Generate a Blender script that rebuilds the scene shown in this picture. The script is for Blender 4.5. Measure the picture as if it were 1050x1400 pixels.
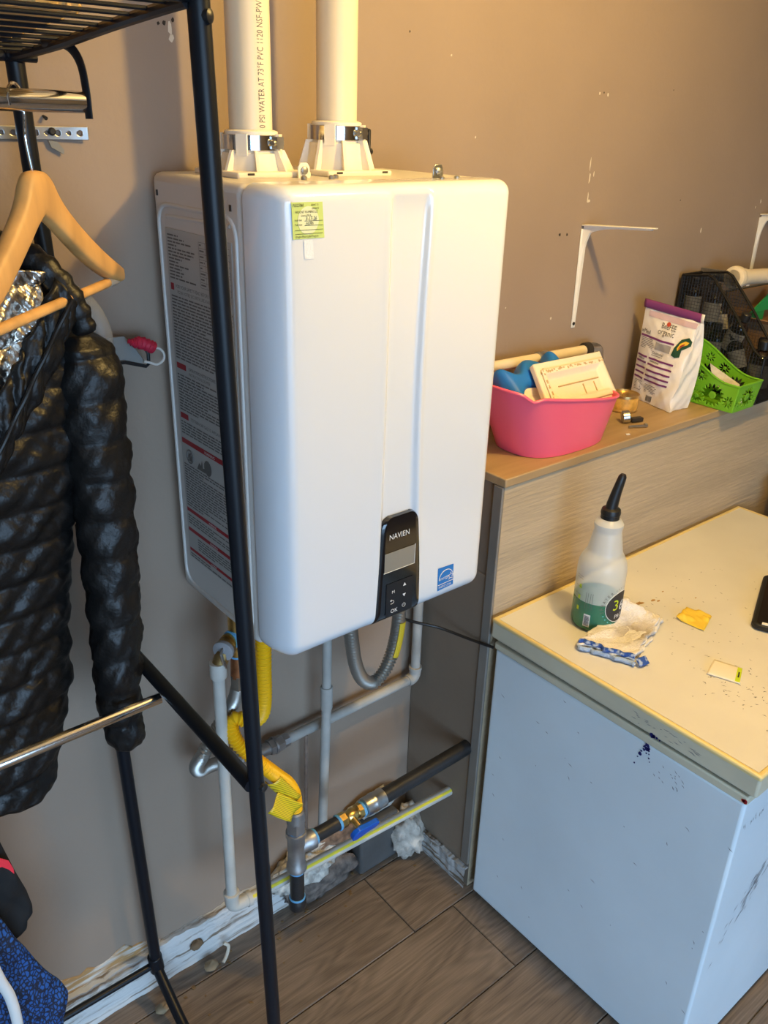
import bpy, bmesh, math, random
from mathutils import Vector, Matrix

# ---------------------------------------------------------------- clear
for o in list(bpy.data.objects):
    bpy.data.objects.remove(o, do_unlink=True)
sc = bpy.context.scene
COL = sc.collection

# ---------------------------------------------------------------- camera
cam_d = bpy.data.cameras.new('camera')
cam = bpy.data.objects.new('camera', cam_d)
COL.objects.link(cam)
YAW, PITCH, ROLL = math.radians(-40.0463), math.radians(-24.9388), math.radians(1.7679)
fwd = Vector((-math.sin(YAW)*math.cos(PITCH), math.cos(YAW)*math.cos(PITCH), math.sin(PITCH)))
rgt = Vector((math.cos(YAW), math.sin(YAW), 0))
upv = rgt.cross(fwd)
r2 = rgt*math.cos(ROLL) + upv*math.sin(ROLL)
u2 = -rgt*math.sin(ROLL) + upv*math.cos(ROLL)
M3 = Matrix((r2, u2, -fwd)).transposed()
cam.matrix_world = Matrix.Translation((-0.5831, -1.2596, 1.7279)) @ M3.to_4x4()
cam_d.sensor_fit = 'VERTICAL'
cam_d.sensor_height = 36.0
cam_d.sensor_width = 27.0
cam_d.lens = 1163.385/1400*36.0
cam_d.clip_start = 0.02
sc.camera = cam

# ---------------------------------------------------------------- sky, lights, exposure
w = bpy.data.worlds.new('sky'); sc.world = w
w.use_nodes = True
bg = w.node_tree.nodes['Background']
bg.inputs[0].default_value = (0.46, 0.72, 1.05, 1)
bg.inputs[1].default_value = 10.0

def light(name, kind, loc, energy, color, **kw):
    d = bpy.data.lights.new(name, kind)
    d.energy = energy; d.color = color
    for k, v in kw.items(): setattr(d, k, v)
    o = bpy.data.objects.new(name, d); o.location = loc
    COL.objects.link(o); return o
# the warm ceiling bulb, right of and in front of the heater
light('ceiling_bulb', 'POINT', (0.62, -0.93, 2.21), 50.0, (1.0, 0.665, 0.215), shadow_soft_size=0.035)
# the open garage door behind the photographer lets the sky in (the portal only guides sampling)
pl = light('doorway_portal', 'AREA', (-0.95, -3.29, 1.0), 1.0, (1, 1, 1), shape='RECTANGLE', size=2.1, size_y=2.0)
pl.rotation_euler = (math.radians(90), 0, 0)
pl.data.cycles.is_portal = True

sc.view_settings.view_transform = 'Standard'
sc.view_settings.look = 'None'
sc.view_settings.exposure = 0.0
sc.view_settings.gamma = 1.0
sc.view_settings.use_curve_mapping = False

# ---------------------------------------------------------------- materials
def srgb(r, g, b):
    f = lambda c: (c/255/12.92) if c/255 <= 0.04045 else ((c/255+0.055)/1.055)**2.4
    return (f(r), f(g), f(b), 1)
MATS = {}
def mat(name, col, rough=0.5, metal=0.0, var=0.0, vscale=8.0, bump=0.0, bscale=60.0, stretch=(1, 1, 1), coat=0.0, spec=0.5,
        col2=None, lo=0.35, hi=0.65, sheen=0.0, alpha=1.0, trans=0.0, sss=0.0, ior=1.45):
    if name in MATS: return MATS[name]
    m = bpy.data.materials.new(name); MATS[name] = m
    m.use_nodes = True
    nt = m.node_tree; N = nt.nodes; L = nt.links
    b = N['Principled BSDF']
    b.inputs['Base Color'].default_value = col
    b.inputs['Roughness'].default_value = rough
    b.inputs['Metallic'].default_value = metal
    b.inputs['Coat Weight'].default_value = coat
    b.inputs['Coat Roughness'].default_value = 0.06
    b.inputs['Specular IOR Level'].default_value = spec
    b.inputs['Sheen Weight'].default_value = sheen
    b.inputs['Transmission Weight'].default_value = trans
    b.inputs['IOR'].default_value = ior
    b.inputs['Alpha'].default_value = alpha
    if sss: b.inputs['Subsurface Weight'].default_value = sss; b.inputs['Subsurface Radius'].default_value = (0.01, 0.01, 0.01)
    if var or bump or col2:
        tc = N.new('ShaderNodeTexCoord'); mp = N.new('ShaderNodeMapping')
        mp.inputs['Scale'].default_value = stretch
        L.new(tc.outputs['Object'], mp.inputs['Vector'])
    if var or col2:
        nz = N.new('ShaderNodeTexNoise'); nz.inputs['Scale'].default_value = vscale; nz.inputs['Detail'].default_value = 5
        L.new(mp.outputs[0], nz.inputs['Vector'])
        rp = N.new('ShaderNodeValToRGB')
        rp.color_ramp.elements[0].position = lo; rp.color_ramp.elements[1].position = hi
        if col2 is None:
            rp.color_ramp.elements[0].color = tuple(c*(1-var) for c in col[:3])+(1,)
            rp.color_ramp.elements[1].color = tuple(min(1, c*(1+var*0.6)) for c in col[:3])+(1,)
        else:
            rp.color_ramp.elements[0].color = col; rp.color_ramp.elements[1].color = col2
        L.new(nz.outputs[0], rp.inputs[0]); L.new(rp.outputs[0], b.inputs['Base Color'])
    if bump:
        n2 = N.new('ShaderNodeTexNoise'); n2.inputs['Scale'].default_value = bscale; n2.inputs['Detail'].default_value = 4
        L.new(mp.outputs[0], n2.inputs['Vector'])
        bp = N.new('ShaderNodeBump'); bp.inputs['Strength'].default_value = bump; bp.inputs['Distance'].default_value = 0.004
        L.new(n2.outputs[0], bp.inputs['Height']); L.new(bp.outputs[0], b.inputs['Normal'])
    return m

def glassy(name, col, mix):
    """thin milky plastic: part of the light passes straight through"""
    m = bpy.data.materials.new(name); m.use_nodes = True; MATS[name] = m
    nt = m.node_tree; N = nt.nodes; L = nt.links
    b = N['Principled BSDF']; out = N['Material Output']
    b.inputs['Base Color'].default_value = col; b.inputs['Roughness'].default_value = 0.3
    t = N.new('ShaderNodeBsdfTransparent'); mx = N.new('ShaderNodeMixShader')
    t.inputs[0].default_value = (0.95, 0.97, 0.97, 1)
    mx.inputs[0].default_value = mix
    L.new(t.outputs[0], mx.inputs[1]); L.new(b.outputs[0], mx.inputs[2]); L.new(mx.outputs[0], out.inputs[0])
    return m

M_wall = mat('wall_paint', (0.315, 0.238, 0.178, 1), 0.62, var=0.07, vscale=2.2, bump=0.12, bscale=90)
M_wall2 = mat('wall_paint_far', (0.30, 0.25, 0.20, 1), 0.7)
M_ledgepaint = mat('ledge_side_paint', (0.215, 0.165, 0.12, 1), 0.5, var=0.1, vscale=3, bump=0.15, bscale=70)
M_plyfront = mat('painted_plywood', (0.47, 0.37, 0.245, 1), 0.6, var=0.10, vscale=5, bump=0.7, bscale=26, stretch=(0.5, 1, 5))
M_ceil = mat('ceiling_paint', (0.78, 0.74, 0.68, 1), 0.8)
M_concrete = mat('concrete', (0.22, 0.2, 0.18, 1), 0.9, var=0.2)
M_ground = mat('driveway', (0.3, 0.3, 0.3, 1), 0.9, var=0.2)
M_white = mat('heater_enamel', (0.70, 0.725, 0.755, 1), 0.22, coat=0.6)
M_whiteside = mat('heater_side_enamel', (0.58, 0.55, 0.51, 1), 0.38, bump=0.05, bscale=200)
M_black = mat('black_gloss', (0.006, 0.006, 0.008, 1), 0.12, coat=0.5)
M_blackpl = mat('black_plastic', (0.012, 0.012, 0.013, 1), 0.4)
M_rack = mat('rack_black_paint', (0.006, 0.008, 0.012, 1), 0.38, spec=0.35)
M_ironblack = mat('black_iron', (0.02, 0.02, 0.021, 1), 0.42, bump=0.15, bscale=120, var=0.3)
M_chrome = mat('chrome', (0.72, 0.70, 0.67, 1), 0.12, metal=1.0)
M_steel = mat('steel', (0.50, 0.50, 0.49, 1), 0.32, metal=1.0, var=0.15, vscale=40)
M_galv = mat('galvanised', (0.36, 0.36, 0.36, 1), 0.45, metal=0.85, var=0.2, vscale=30)
M_ss = mat('stainless_flex', (0.42, 0.40, 0.36, 1), 0.36, metal=0.8)
M_brass = mat('brass', (0.70, 0.47, 0.16, 1), 0.3, metal=1.0, var=0.2, vscale=60)
M_brassdark = mat('brass_dull', (0.40, 0.27, 0.11, 1), 0.45, metal=0.9, var=0.3, vscale=60)
M_copper = mat('copper', (0.42, 0.18, 0.08, 1), 0.4, metal=0.9, var=0.3, vscale=50)
M_teflon = mat('blue_thread_tape', (0.12, 0.36, 0.62, 1), 0.55)
M_bluehandle = mat('blue_handle', (0.008, 0.10, 0.50, 1), 0.35)
M_pvc = mat('pvc_cream', (0.78, 0.67, 0.48, 1), 0.38, var=0.08, vscale=9, stretch=(1, 1, 0.15))
M_pvcw = mat('pvc_white', (0.53, 0.515, 0.465, 1), 0.4, var=0.14, vscale=14)
M_pvcgrey = mat('pvc_painted_grey', (0.40, 0.385, 0.35, 1), 0.5, var=0.22, vscale=12)
M_collar = mat('collar_plastic', (0.84, 0.78, 0.66, 1), 0.4)
M_yflex = mat('yellow_gas_flex', (0.90, 0.50, 0.008, 1), 0.38)
M_ystripe = mat('yellow_stripe', (0.72, 0.62, 0.05, 1), 0.5)
M_navy = mat('navy_label', (0.02, 0.02, 0.16, 1), 0.5)
M_yellow = mat('yellow_label', (0.75, 0.5, 0.02, 1), 0.5)
M_ink = mat('print_black', (0.03, 0.03, 0.03, 1), 0.6)
M_inkgrey = mat('print_grey', (0.13, 0.12, 0.11, 1), 0.7)
M_red = mat('print_red', (0.32, 0.012, 0.02, 1), 0.5)
M_labelside = mat('label_sheet_grey', (0.42, 0.41, 0.385, 1), 0.55)
M_printw = mat('print_white', (0.72, 0.72, 0.70, 1), 0.5)
M_lcd = mat('lcd', (0.23, 0.215, 0.18, 1), 0.18)
M_keypad = mat('keypad', (0.010, 0.011, 0.014, 1), 0.3)
M_esblue = mat('energy_label_blue', (0.012, 0.17, 0.50, 1), 0.4)
M_sticker = mat('permit_sticker_green', (0.55, 0.66, 0.20, 1), 0.5)
M_stickerpale = mat('permit_sticker_pale', (0.74, 0.76, 0.46, 1), 0.5)
M_plank = None
M_freezer = mat('freezer_enamel', (0.68, 0.77, 0.82, 1), 0.4, var=0.06, vscale=3, bump=0.04, bscale=150)
M_lidtop = mat('freezer_lid_top', (0.69, 0.68, 0.65, 1), 0.42, var=0.06, vscale=5)
M_lidside = mat('freezer_lid_edge', (0.60, 0.56, 0.42, 1), 0.45, var=0.08, vscale=6)
M_lidyel = mat('freezer_lid_yellowed_rim', (0.74, 0.60, 0.27, 1), 0.4, var=0.1, vscale=8)
M_gasket = mat('gasket_dark', (0.07, 0.062, 0.045, 1), 0.7)
M_inkblue = mat('ink_stain', (0.008, 0.01, 0.11, 1), 0.5)
M_scuff = mat('scuff', (0.14, 0.15, 0.17, 1), 0.7)
M_dirt = mat('dirt_brown', (0.20, 0.12, 0.05, 1), 0.8)
M_woodl = mat('hanger_wood', (0.66, 0.37, 0.125, 1), 0.5, var=0.22, vscale=22, stretch=(1, 1, 0.2), bump=0.1, bscale=60)
M_wicker = mat('wicker', (0.80, 0.52, 0.20, 1), 0.55, var=0.35, vscale=30)
M_top = mat('ledge_wood', (0.40, 0.275, 0.145, 1), 0.5, var=0.22, vscale=5, stretch=(0.35, 4, 1), bump=0.1, bscale=30)
M_nylon = mat('black_nylon', (0.0055, 0.0053, 0.0053, 1), 0.42, bump=0.9, bscale=40, spec=0.42)
M_silver = mat('silver_lining', (0.62, 0.58, 0.53, 1), 0.3, metal=1.0, bump=1.0, bscale=44)
M_blackcloth = mat('black_cloth', (0.006, 0.006, 0.0065, 1), 0.8, bump=0.3, bscale=80)
M_redmark = mat('red_mark', (0.75, 0.03, 0.05, 1), 0.5)
M_pink = mat('pink_plastic', (0.90, 0.125, 0.21, 1), 0.32, sss=0.1)
M_foamblue = mat('blue_foam', (0.012, 0.17, 0.62, 1), 0.5)
M_traycream = mat('cream_tray', (0.82, 0.74, 0.60, 1), 0.5, bump=0.25, bscale=120)
M_cardedge = mat('card_brown', (0.50, 0.36, 0.20, 1), 0.7)
M_tin = mat('tin_gold', (0.72, 0.52, 0.22, 1), 0.28, metal=0.9)
M_tinlabel = mat('tin_label', (0.66, 0.36, 0.07, 1), 0.4, var=0.35, vscale=50)
M_bag = mat('bag_white', (0.84, 0.80, 0.74, 1), 0.35, bump=0.8, bscale=22)
M_purple = mat('bag_purple', (0.19, 0.04, 0.17, 1), 0.4)
M_bagpink = mat('bag_pale_pink', (0.62, 0.46, 0.50, 1), 0.5)
M_dkgreen = mat('dark_green_print', (0.015, 0.07, 0.04, 1), 0.45)
M_yelprint = mat('yellow_print', (0.75, 0.48, 0.04, 1), 0.45)
M_green = mat('lime_plastic', (0.17, 0.45, 0.022, 1), 0.35, sss=0.1)
M_mesh = mat('black_wire', (0.008, 0.007, 0.007, 1), 0.4)
M_amber = mat('amber_bottle_glass', (0.012, 0.006, 0.004, 1), 0.12, coat=0.4)
M_paper = mat('paper_label', (0.60, 0.55, 0.46, 1), 0.6, var=0.15, vscale=60)
M_card = mat('cardboard', (0.36, 0.19, 0.075, 1), 0.8, var=0.1)
M_greenbox = mat('green_print', (0.02, 0.36, 0.10, 1), 0.5)
M_bracket = mat('bracket_white', (0.78, 0.76, 0.70, 1), 0.35)
M_clampdk = mat('clamp_dark', (0.06, 0.055, 0.05, 1), 0.45, metal=0.6)
M_milk = glassy('milky_plastic', (0.82, 0.83, 0.80, 1), 0.50)
M_wet = glassy('wetted_plastic', (0.30, 0.55, 0.45, 1), 0.14)
M_liquid = mat('green_liquid', (0.002, 0.16, 0.075, 1), 0.2)
M_clear = glassy('clear_plastic', (0.30, 0.31, 0.32, 1), 0.35)
M_smoke = glassy('fine_black_mesh', (0.006, 0.006, 0.006, 1), 0.58)
M_rag = mat('terry_cloth', (0.80, 0.76, 0.69, 1), 0.95, bump=0.9, bscale=260, sheen=0.3)
M_ragdirt = mat('terry_dirty', (0.62, 0.54, 0.42, 1), 0.95, bump=0.8, bscale=200, var=0.35, vscale=50)
M_raghem = mat('terry_blue_hem', (0.03, 0.09, 0.34, 1), 0.95, bump=0.9, bscale=300, col2=(0.42, 0.5, 0.66, 1), vscale=90, lo=0.5, hi=0.62)
M_ynote = mat('yellow_paper', (0.80, 0.57, 0.06, 1), 0.6)
M_wnote = mat('white_card', (0.80, 0.74, 0.62, 1), 0.5)
M_limeprint = mat('lime_print', (0.52, 0.66, 0.02, 1), 0.5)
M_phone = mat('phone_case', (0.010, 0.009, 0.009, 1), 0.5)
M_screen = mat('phone_screen', (0.010, 0.007, 0.005, 1), 0.1)
M_peel = mat('peeling_paint', (0.20, 0.15, 0.10, 1), 0.8, col2=(0.60, 0.60, 0.58, 1), vscale=60, stretch=(0.10, 1, 1.5), lo=0.33, hi=0.47, bump=1.0, bscale=70)
M_peel2 = mat('peeling_paint_end', (0.17, 0.12, 0.075, 1), 0.8, col2=(0.42, 0.42, 0.41, 1), vscale=60, stretch=(1, 0.12, 1.3), lo=0.40, hi=0.48, bump=1.0, bscale=60)
M_peelbrown = mat('bare_wood_edge', (0.40, 0.23, 0.09, 1), 0.8, col2=(0.60, 0.56, 0.5, 1), vscale=30, stretch=(0.3, 1, 2), lo=0.5, hi=0.62, bump=0.6)
M_plaster = mat('plaster', (0.55, 0.52, 0.46, 1), 0.95, var=0.4, vscale=60, bump=1.0, bscale=70)
M_fluff = mat('insulation', (0.52, 0.47, 0.40, 1), 0.95, var=0.45, vscale=30, bump=1.0, bscale=60)
M_boxgrey = mat('grey_box_paint', (0.095, 0.093, 0.09, 1), 0.5, var=0.2, vscale=10)
M_chip = mat('bare_plaster_chip', (0.66, 0.58, 0.46, 1), 0.8)
M_hole = mat('nail_hole', (0.04, 0.03, 0.02, 1), 0.9)
M_trimdark = mat('corner_trim_paint', (0.20, 0.18, 0.155, 1), 0.45, var=0.15, vscale=6)
M_plate = mat('plate_grey', (0.25, 0.25, 0.235, 1), 0.35, metal=0.2)
M_redcloth = mat('red_tape', (0.48, 0.015, 0.045, 1), 0.6, bump=0.5, bscale=80)
M_cord = mat('white_cord', (0.62, 0.58, 0.52, 1), 0.5)
M_bin = mat('white_bin', (0.78, 0.77, 0.75, 1), 0.5)

def blue_shell_mat():
    m = bpy.data.materials.new('blue_crackle_cloth'); m.use_nodes = True
    N = m.node_tree.nodes; L = m.node_tree.links; b = N['Principled BSDF']
    tc = N.new('ShaderNodeTexCoord'); mp = N.new('ShaderNodeMapping'); mp.inputs['Scale'].default_value = (1, 1, 0.55)
    mp.inputs['Rotation'].default_value = (0, 0.5, 0)
    v = N.new('ShaderNodeTexVoronoi'); v.feature = 'DISTANCE_TO_EDGE'; v.inputs['Scale'].default_value = 185
    nz = N.new('ShaderNodeTexNoise'); nz.inputs['Scale'].default_value = 25
    mixv = N.new('ShaderNodeVectorMath'); mixv.operation = 'MULTIPLY_ADD'
    mixv.inputs[1].default_value = (0.02, 0.02, 0.02)
    rp = N.new('ShaderNodeValToRGB')
    rp.color_ramp.elements[0].position = 0.07; rp.color_ramp.elements[0].color = (0.003, 0.005, 0.02, 1)
    rp.color_ramp.elements[1].position = 0.22; rp.color_ramp.elements[1].color = (0.014, 0.085, 0.30, 1)
    L.new(tc.outputs['Object'], nz.inputs['Vector']); L.new(nz.outputs[1], mixv.inputs[0]); L.new(tc.outputs['Object'], mixv.inputs[2])
    L.new(mixv.outputs[0], mp.inputs['Vector']); L.new(mp.outputs[0], v.inputs['Vector'])
    L.new(v.outputs[0], rp.inputs[0]); L.new(rp.outputs[0], b.inputs['Base Color'])
    b.inputs['Roughness'].default_value = 0.7
    return m
M_bluecloth = blue_shell_mat()

def plank_mat():
    m = bpy.data.materials.new('plank_laminate'); m.use_nodes = True
    N = m.node_tree.nodes; L = m.node_tree.links; b = N['Principled BSDF']
    tc = N.new('ShaderNodeTexCoord'); oi = N.new('ShaderNodeObjectInfo')
    off = N.new('ShaderNodeVectorMath'); off.operation = 'SCALE'; off.inputs[3].default_value = 1.0
    cmb = N.new('ShaderNodeCombineXYZ'); mul = N.new('ShaderNodeMath'); mul.operation = 'MULTIPLY'; mul.inputs[1].default_value = 37.0
    L.new(oi.outputs['Random'], mul.inputs[0]); L.new(mul.outputs[0], cmb.inputs[0]); L.new(mul.outputs[0], cmb.inputs[2])
    add = N.new('ShaderNodeVectorMath'); L.new(tc.outputs['Object'], add.inputs[0]); L.new(cmb.outputs[0], add.inputs[1])
    mp = N.new('ShaderNodeMapping'); mp.inputs['Scale'].default_value = (0.9, 4.2, 1); L.new(add.outputs[0], mp.inputs[0])
    n1 = N.new('ShaderNodeTexNoise'); n1.inputs['Scale'].default_value = 1.7; n1.inputs['Detail'].default_value = 2; L.new(mp.outputs[0], n1.inputs[0])
    # cathedral rings: contour lines of a smooth noise
    k = N.new('ShaderNodeMath'); k.operation = 'MULTIPLY'; k.inputs[1].default_value = 120.0; L.new(n1.outputs[0], k.inputs[0])
    sn = N.new('ShaderNodeMath'); sn.operation = 'SINE'; L.new(k.outputs[0], sn.inputs[0])
    mp2 = N.new('ShaderNodeMapping'); mp2.inputs['Scale'].default_value = (4, 160, 1); L.new(add.outputs[0], mp2.inputs[0])
    n2 = N.new('ShaderNodeTexNoise'); n2.inputs['Scale'].default_value = 2.0; n2.inputs['Detail'].default_value = 4; L.new(mp2.outputs[0], n2.inputs[0])
    mp3 = N.new('ShaderNodeMapping'); mp3.inputs['Scale'].default_value = (1, 2, 1); L.new(add.outputs[0], mp3.inputs[0])
    n3 = N.new('ShaderNodeTexNoise'); n3.inputs['Scale'].default_value = 5; n3.inputs['Detail'].default_value = 4; L.new(mp3.outputs[0], n3.inputs[0])
    s = N.new('ShaderNodeMath'); s.operation = 'MULTIPLY_ADD'; s.inputs[1].default_value = 0.062
    L.new(sn.outputs[0], s.inputs[0])
    s1 = N.new('ShaderNodeMath'); s1.operation = 'MULTIPLY_ADD'; s1.inputs[1].default_value = 0.55; L.new(n2.outputs[0], s1.inputs[0])
    s2 = N.new('ShaderNodeMath'); s2.operation = 'MULTIPLY_ADD'; s2.inputs[1].default_value = 0.42; s2.inputs[2].default_value = 0.0; L.new(n3.outputs[0], s2.inputs[0])
    L.new(s2.outputs[0], s1.inputs[2]); L.new(s1.outputs[0], s.inputs[2])
    rp = N.new('ShaderNodeValToRGB')
    rp.color_ramp.elements[0].position = 0.25; rp.color_ramp.elements[0].color = (0.092, 0.066, 0.047, 1)
    rp.color_ramp.elements[1].position = 0.72; rp.color_ramp.elements[1].color = (0.275, 0.21, 0.155, 1)
    L.new(s.outputs[0], rp.inputs[0]); L.new(rp.outputs[0], b.inputs['Base Color'])
    b.inputs['Roughness'].default_value = 0.5
    bp = N.new('ShaderNodeBump'); bp.inputs['Strength'].default_value = 0.12; bp.inputs['Distance'].default_value = 0.001
    L.new(n2.outputs[0], bp.inputs['Height']); L.new(bp.outputs[0], b.inputs['Normal'])
    return m
M_plank = plank_mat()

# ---------------------------------------------------------------- helpers
ORIG = {}
def V(*a): return Vector(a if len(a) == 3 else a[0])
def spline(pts, n=8):
    P = [Vector(p) for p in pts]
    if len(P) < 3: return P
    Q = [P[0]*2-P[1]] + P + [P[-1]*2-P[-2]]
    out = []
    for i in range(1, len(Q)-2):
        a, b, c, d = Q[i-1:i+3]
        for k in range(n):
            t = k/n
            out.append(0.5*((2*b)+(c-a)*t+(2*a-5*b+4*c-d)*t*t+(3*b-a-3*c+d)*t**3))
    out.append(P[-1]); return out
def resample(P, step):
    out = [P[0].copy()]; acc = 0
    for a, b in zip(P[:-1], P[1:]):
        l = (b-a).length; d = step-acc
        while d <= l and l > 1e-9:
            out.append(a+(b-a)*(d/l)); d += step
        acc = l-(d-step)
    return out

class MB:
    def __init__(s): s.v = []; s.f = []; s.m = []; s.cur = 0
    def use(s, i): s.cur = i; return s
    def add(s, vs, fs):
        b = len(s.v); s.v += [Vector(x) for x in vs]
        for f in fs: s.f.append([b+i for i in f]); s.m.append(s.cur)
        return s
    def box(s, lo, hi):
        x0, y0, z0 = lo; x1, y1, z1 = hi
        return s.add([(x0,y0,z0),(x1,y0,z0),(x1,y1,z0),(x0,y1,z0),(x0,y0,z1),(x1,y0,z1),(x1,y1,z1),(x0,y1,z1)],
                     [(0,3,2,1),(4,5,6,7),(0,1,5,4),(1,2,6,5),(2,3,7,6),(3,0,4,7)])
    def obox(s, c, ax, ay, az):
        """oriented box from centre and three half-axis vectors"""
        c, ax, ay, az = map(Vector, (c, ax, ay, az)); vs = []
        for k in (-1, 1):
            for i, j in ((-1,-1),(1,-1),(1,1),(-1,1)): vs.append(c+ax*i+ay*j+az*k)
        return s.add(vs, [(0,3,2,1),(4,5,6,7),(0,1,5,4),(1,2,6,5),(2,3,7,6),(3,0,4,7)])
    def tube(s, pts, r, seg=12, caps=True, flat=None):
        P = [Vector(p) for p in pts]; n = len(P)
        R = r if isinstance(r, (list, tuple)) else [r]*n
        T = []
        for i in range(n):
            t = (P[min(i+1, n-1)]-P[max(i-1, 0)])
            T.append(t.normalized() if t.length > 1e-9 else Vector((0,0,1)))
        ref = Vector((0,0,1)) if abs(T[0].z) < 0.9 else Vector((1,0,0))
        u = (ref-T[0]*ref.dot(T[0])).normalized()
        vs = []
        for i in range(n):
            u = (u-T[i]*u.dot(T[i])).normalized(); w_ = T[i].cross(u)
            for k in range(seg):
                a = 2*math.pi*k/seg; ru = R[i]; rv = R[i]*(flat or 1)
                vs.append(P[i]+u*math.cos(a)*ru+w_*math.sin(a)*rv)
        fs = []
        for i in range(n-1):
            for k in range(seg):
                k2 = (k+1) % seg
                fs.append((i*seg+k, i*seg+k2, (i+1)*seg+k2, (i+1)*seg+k))
        if caps:
            fs.append(tuple(range(seg-1, -1, -1))); fs.append(tuple((n-1)*seg+k for k in range(seg)))
        return s.add(vs, fs)
    def lathe(s, prof, o, axis=(0,0,1), seg=24, caps=True):
        """profile of (radius, distance along axis)"""
        o = Vector(o); A = Vector(axis).normalized()
        ref = Vector((0,0,1)) if abs(A.z) < 0.9 else Vector((1,0,0))
        u = (ref-A*ref.dot(A)).normalized(); w_ = A.cross(u)
        vs = []; n = len(prof)
        for r, h in prof:
            for k in range(seg):
                a = 2*math.pi*k/seg
                vs.append(o+A*h+(u*math.cos(a)+w_*math.sin(a))*r)
        fs = []
        for i in range(n-1):
            for k in range(seg):
                k2 = (k+1) % seg
                fs.append((i*seg+k, i*seg+k2, (i+1)*seg+k2, (i+1)*seg+k))
        if caps:
            fs.append(tuple(range(seg-1, -1, -1))); fs.append(tuple((n-1)*seg+k for k in range(seg)))
        return s.add(vs, fs)
    def grid(s, fn, nu, nv, cu=False, skip=None):
        vs = [fn(i/(nu if cu else nu-1), j/(nv-1)) for j in range(nv) for i in range(nu)]
        fs = []
        for j in range(nv-1):
            for i in range(nu if cu else nu-1):
                if skip and skip(i, j): continue
                i2 = (i+1) % nu
                fs.append((j*nu+i, j*nu+i2, (j+1)*nu+i2, (j+1)*nu+i))
        return s.add(vs, fs)
    def prism(s, pts, d):
        """planar outline pushed along vector d"""
        P = [Vector(p) for p in pts]; d = Vector(d); n = len(P)
        fs = [tuple(range(n-1, -1, -1)), tuple(range(n, 2*n))]
        fs += [(i, (i+1) % n, n+(i+1) % n, n+i) for i in range(n)]
        return s.add(P+[p+d for p in P], fs)
    def poly(s, pts): return s.add(pts, [tuple(range(len(pts)))])
    def text(s, txt, size, fn):
        """letters as flat mesh, mapped through fn(x, y)"""
        c = bpy.data.curves.new('t', 'FONT'); c.body = txt; c.size = size; c.resolution_u = 2
        o = bpy.data.objects.new('t', c); COL.objects.link(o)
        dg = bpy.context.evaluated_depsgraph_get()
        me = bpy.data.meshes.new_from_object(o.evaluated_get(dg))
        s.add([fn(v.co.x, v.co.y) for v in me.vertices], [tuple(p.vertices) for p in me.polygons])
        bpy.data.objects.remove(o); bpy.data.curves.remove(c); bpy.data.meshes.remove(me)
        return s
    def build(s, name, mats, parent=None, bevel=0, seg=2, angle=35, solid=0, subsurf=0, flatshade=False, kind=None, label=None, cat=None, group=None, origin=None):
        mats = mats if isinstance(mats, (list, tuple)) else [mats]
        if parent is not None: off = ORIG[parent.name]
        elif origin is not None: off = Vector(origin)
        else:
            xs = [p.x for p in s.v]; ys = [p.y for p in s.v]
            off = Vector(((min(xs)+max(xs))/2, (min(ys)+max(ys))/2, min(p.z for p in s.v)))
        me = bpy.data.meshes.new(name)
        me.from_pydata([p-off for p in s.v], [], s.f)
        for m in mats: me.materials.append(m)
        me.polygons.foreach_set('material_index', s.m)
        bm = bmesh.new(); bm.from_mesh(me); bmesh.ops.recalc_face_normals(bm, faces=bm.faces); bm.to_mesh(me); bm.free()
        me.validate()
        if not flatshade:
            me.polygons.foreach_set('use_smooth', [True]*len(me.polygons))
            me.set_sharp_from_angle(angle=math.radians(angle))
        me.update()
        o = bpy.data.objects.new(name, me); COL.objects.link(o)
        if parent is None: o.location = off
        else: o.parent = parent
        ORIG[o.name] = off.copy()
        if solid:
            md = o.modifiers.new('solid', 'SOLIDIFY'); md.thickness = solid; md.offset = 0
        if bevel:
            md = o.modifiers.new('bevel', 'BEVEL'); md.width = bevel; md.segments = seg; md.limit_method = 'ANGLE'; md.angle_limit = math.radians(40)
        if subsurf:
            md = o.modifiers.new('sub', 'SUBSURF'); md.levels = subsurf; md.render_levels = subsurf
        if kind: o['kind'] = kind
        if label: o['label'] = label
        if cat: o['category'] = cat
        if group: o['group'] = group
        return o

def thing(name, loc, label, cat, group=None):
    o = bpy.data.objects.new(name, None); o.location = loc; o.empty_display_size = 0.05
    COL.objects.link(o); ORIG[o.name] = Vector(loc)
    o['label'] = label; o['category'] = cat
    if group: o['group'] = group
    return o
def noise2(x, y, s=0):
    return math.sin(x*1.7+s)*math.cos(y*2.3-s*1.3)+0.5*math.sin(x*4.1-y*3.3+s*2.1)+0.3*math.cos(x*7.7+y*6.1+s)
def corr(mb, pts, r, pitch, amp, seg=14):
    P = resample(spline(pts, 12), pitch/4)
    mb.tube(P, [r+(0, amp, 0, -amp)[i % 4] for i in range(len(P))], seg)
    return P

# ================================================================ STRUCTURE
XL = 0.5805                      # end face of the low wall (ledge)
LD = -0.240                      # its front face
b = MB().box((-2.6, 0, 0), (3.2, 0.12, 2.45)); wall_back = b.build('wall_back', M_wall, kind='structure', origin=(0, 0, 0))
MB().box((-2.72, -3.42, 0), (-2.6, 0.12, 2.6)).build('wall_left', M_wall2, kind='structure')
MB().box((3.2, -3.42, 0), (3.32, 0.12, 2.6)).build('wall_right', M_wall2, kind='structure')
b = MB()
b.box((-2.6, -3.42, 0), (-2.0, -3.3, 2.6)); b.box((0.1, -3.42, 0), (3.2, -3.3, 2.6)); b.box((-2.0, -3.42, 2.0), (0.1, -3.3, 2.6))
b.build('wall_front', M_wall2, kind='structure')
MB().box((-2.72, -3.42, 2.45), (3.32, 0.12, 2.6)).build('ceiling', M_ceil, kind='structure')
MB().box((-9, -14, -0.12), (9, -3.42, -0.05)).build('ground', M_ground, kind='structure')
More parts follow.
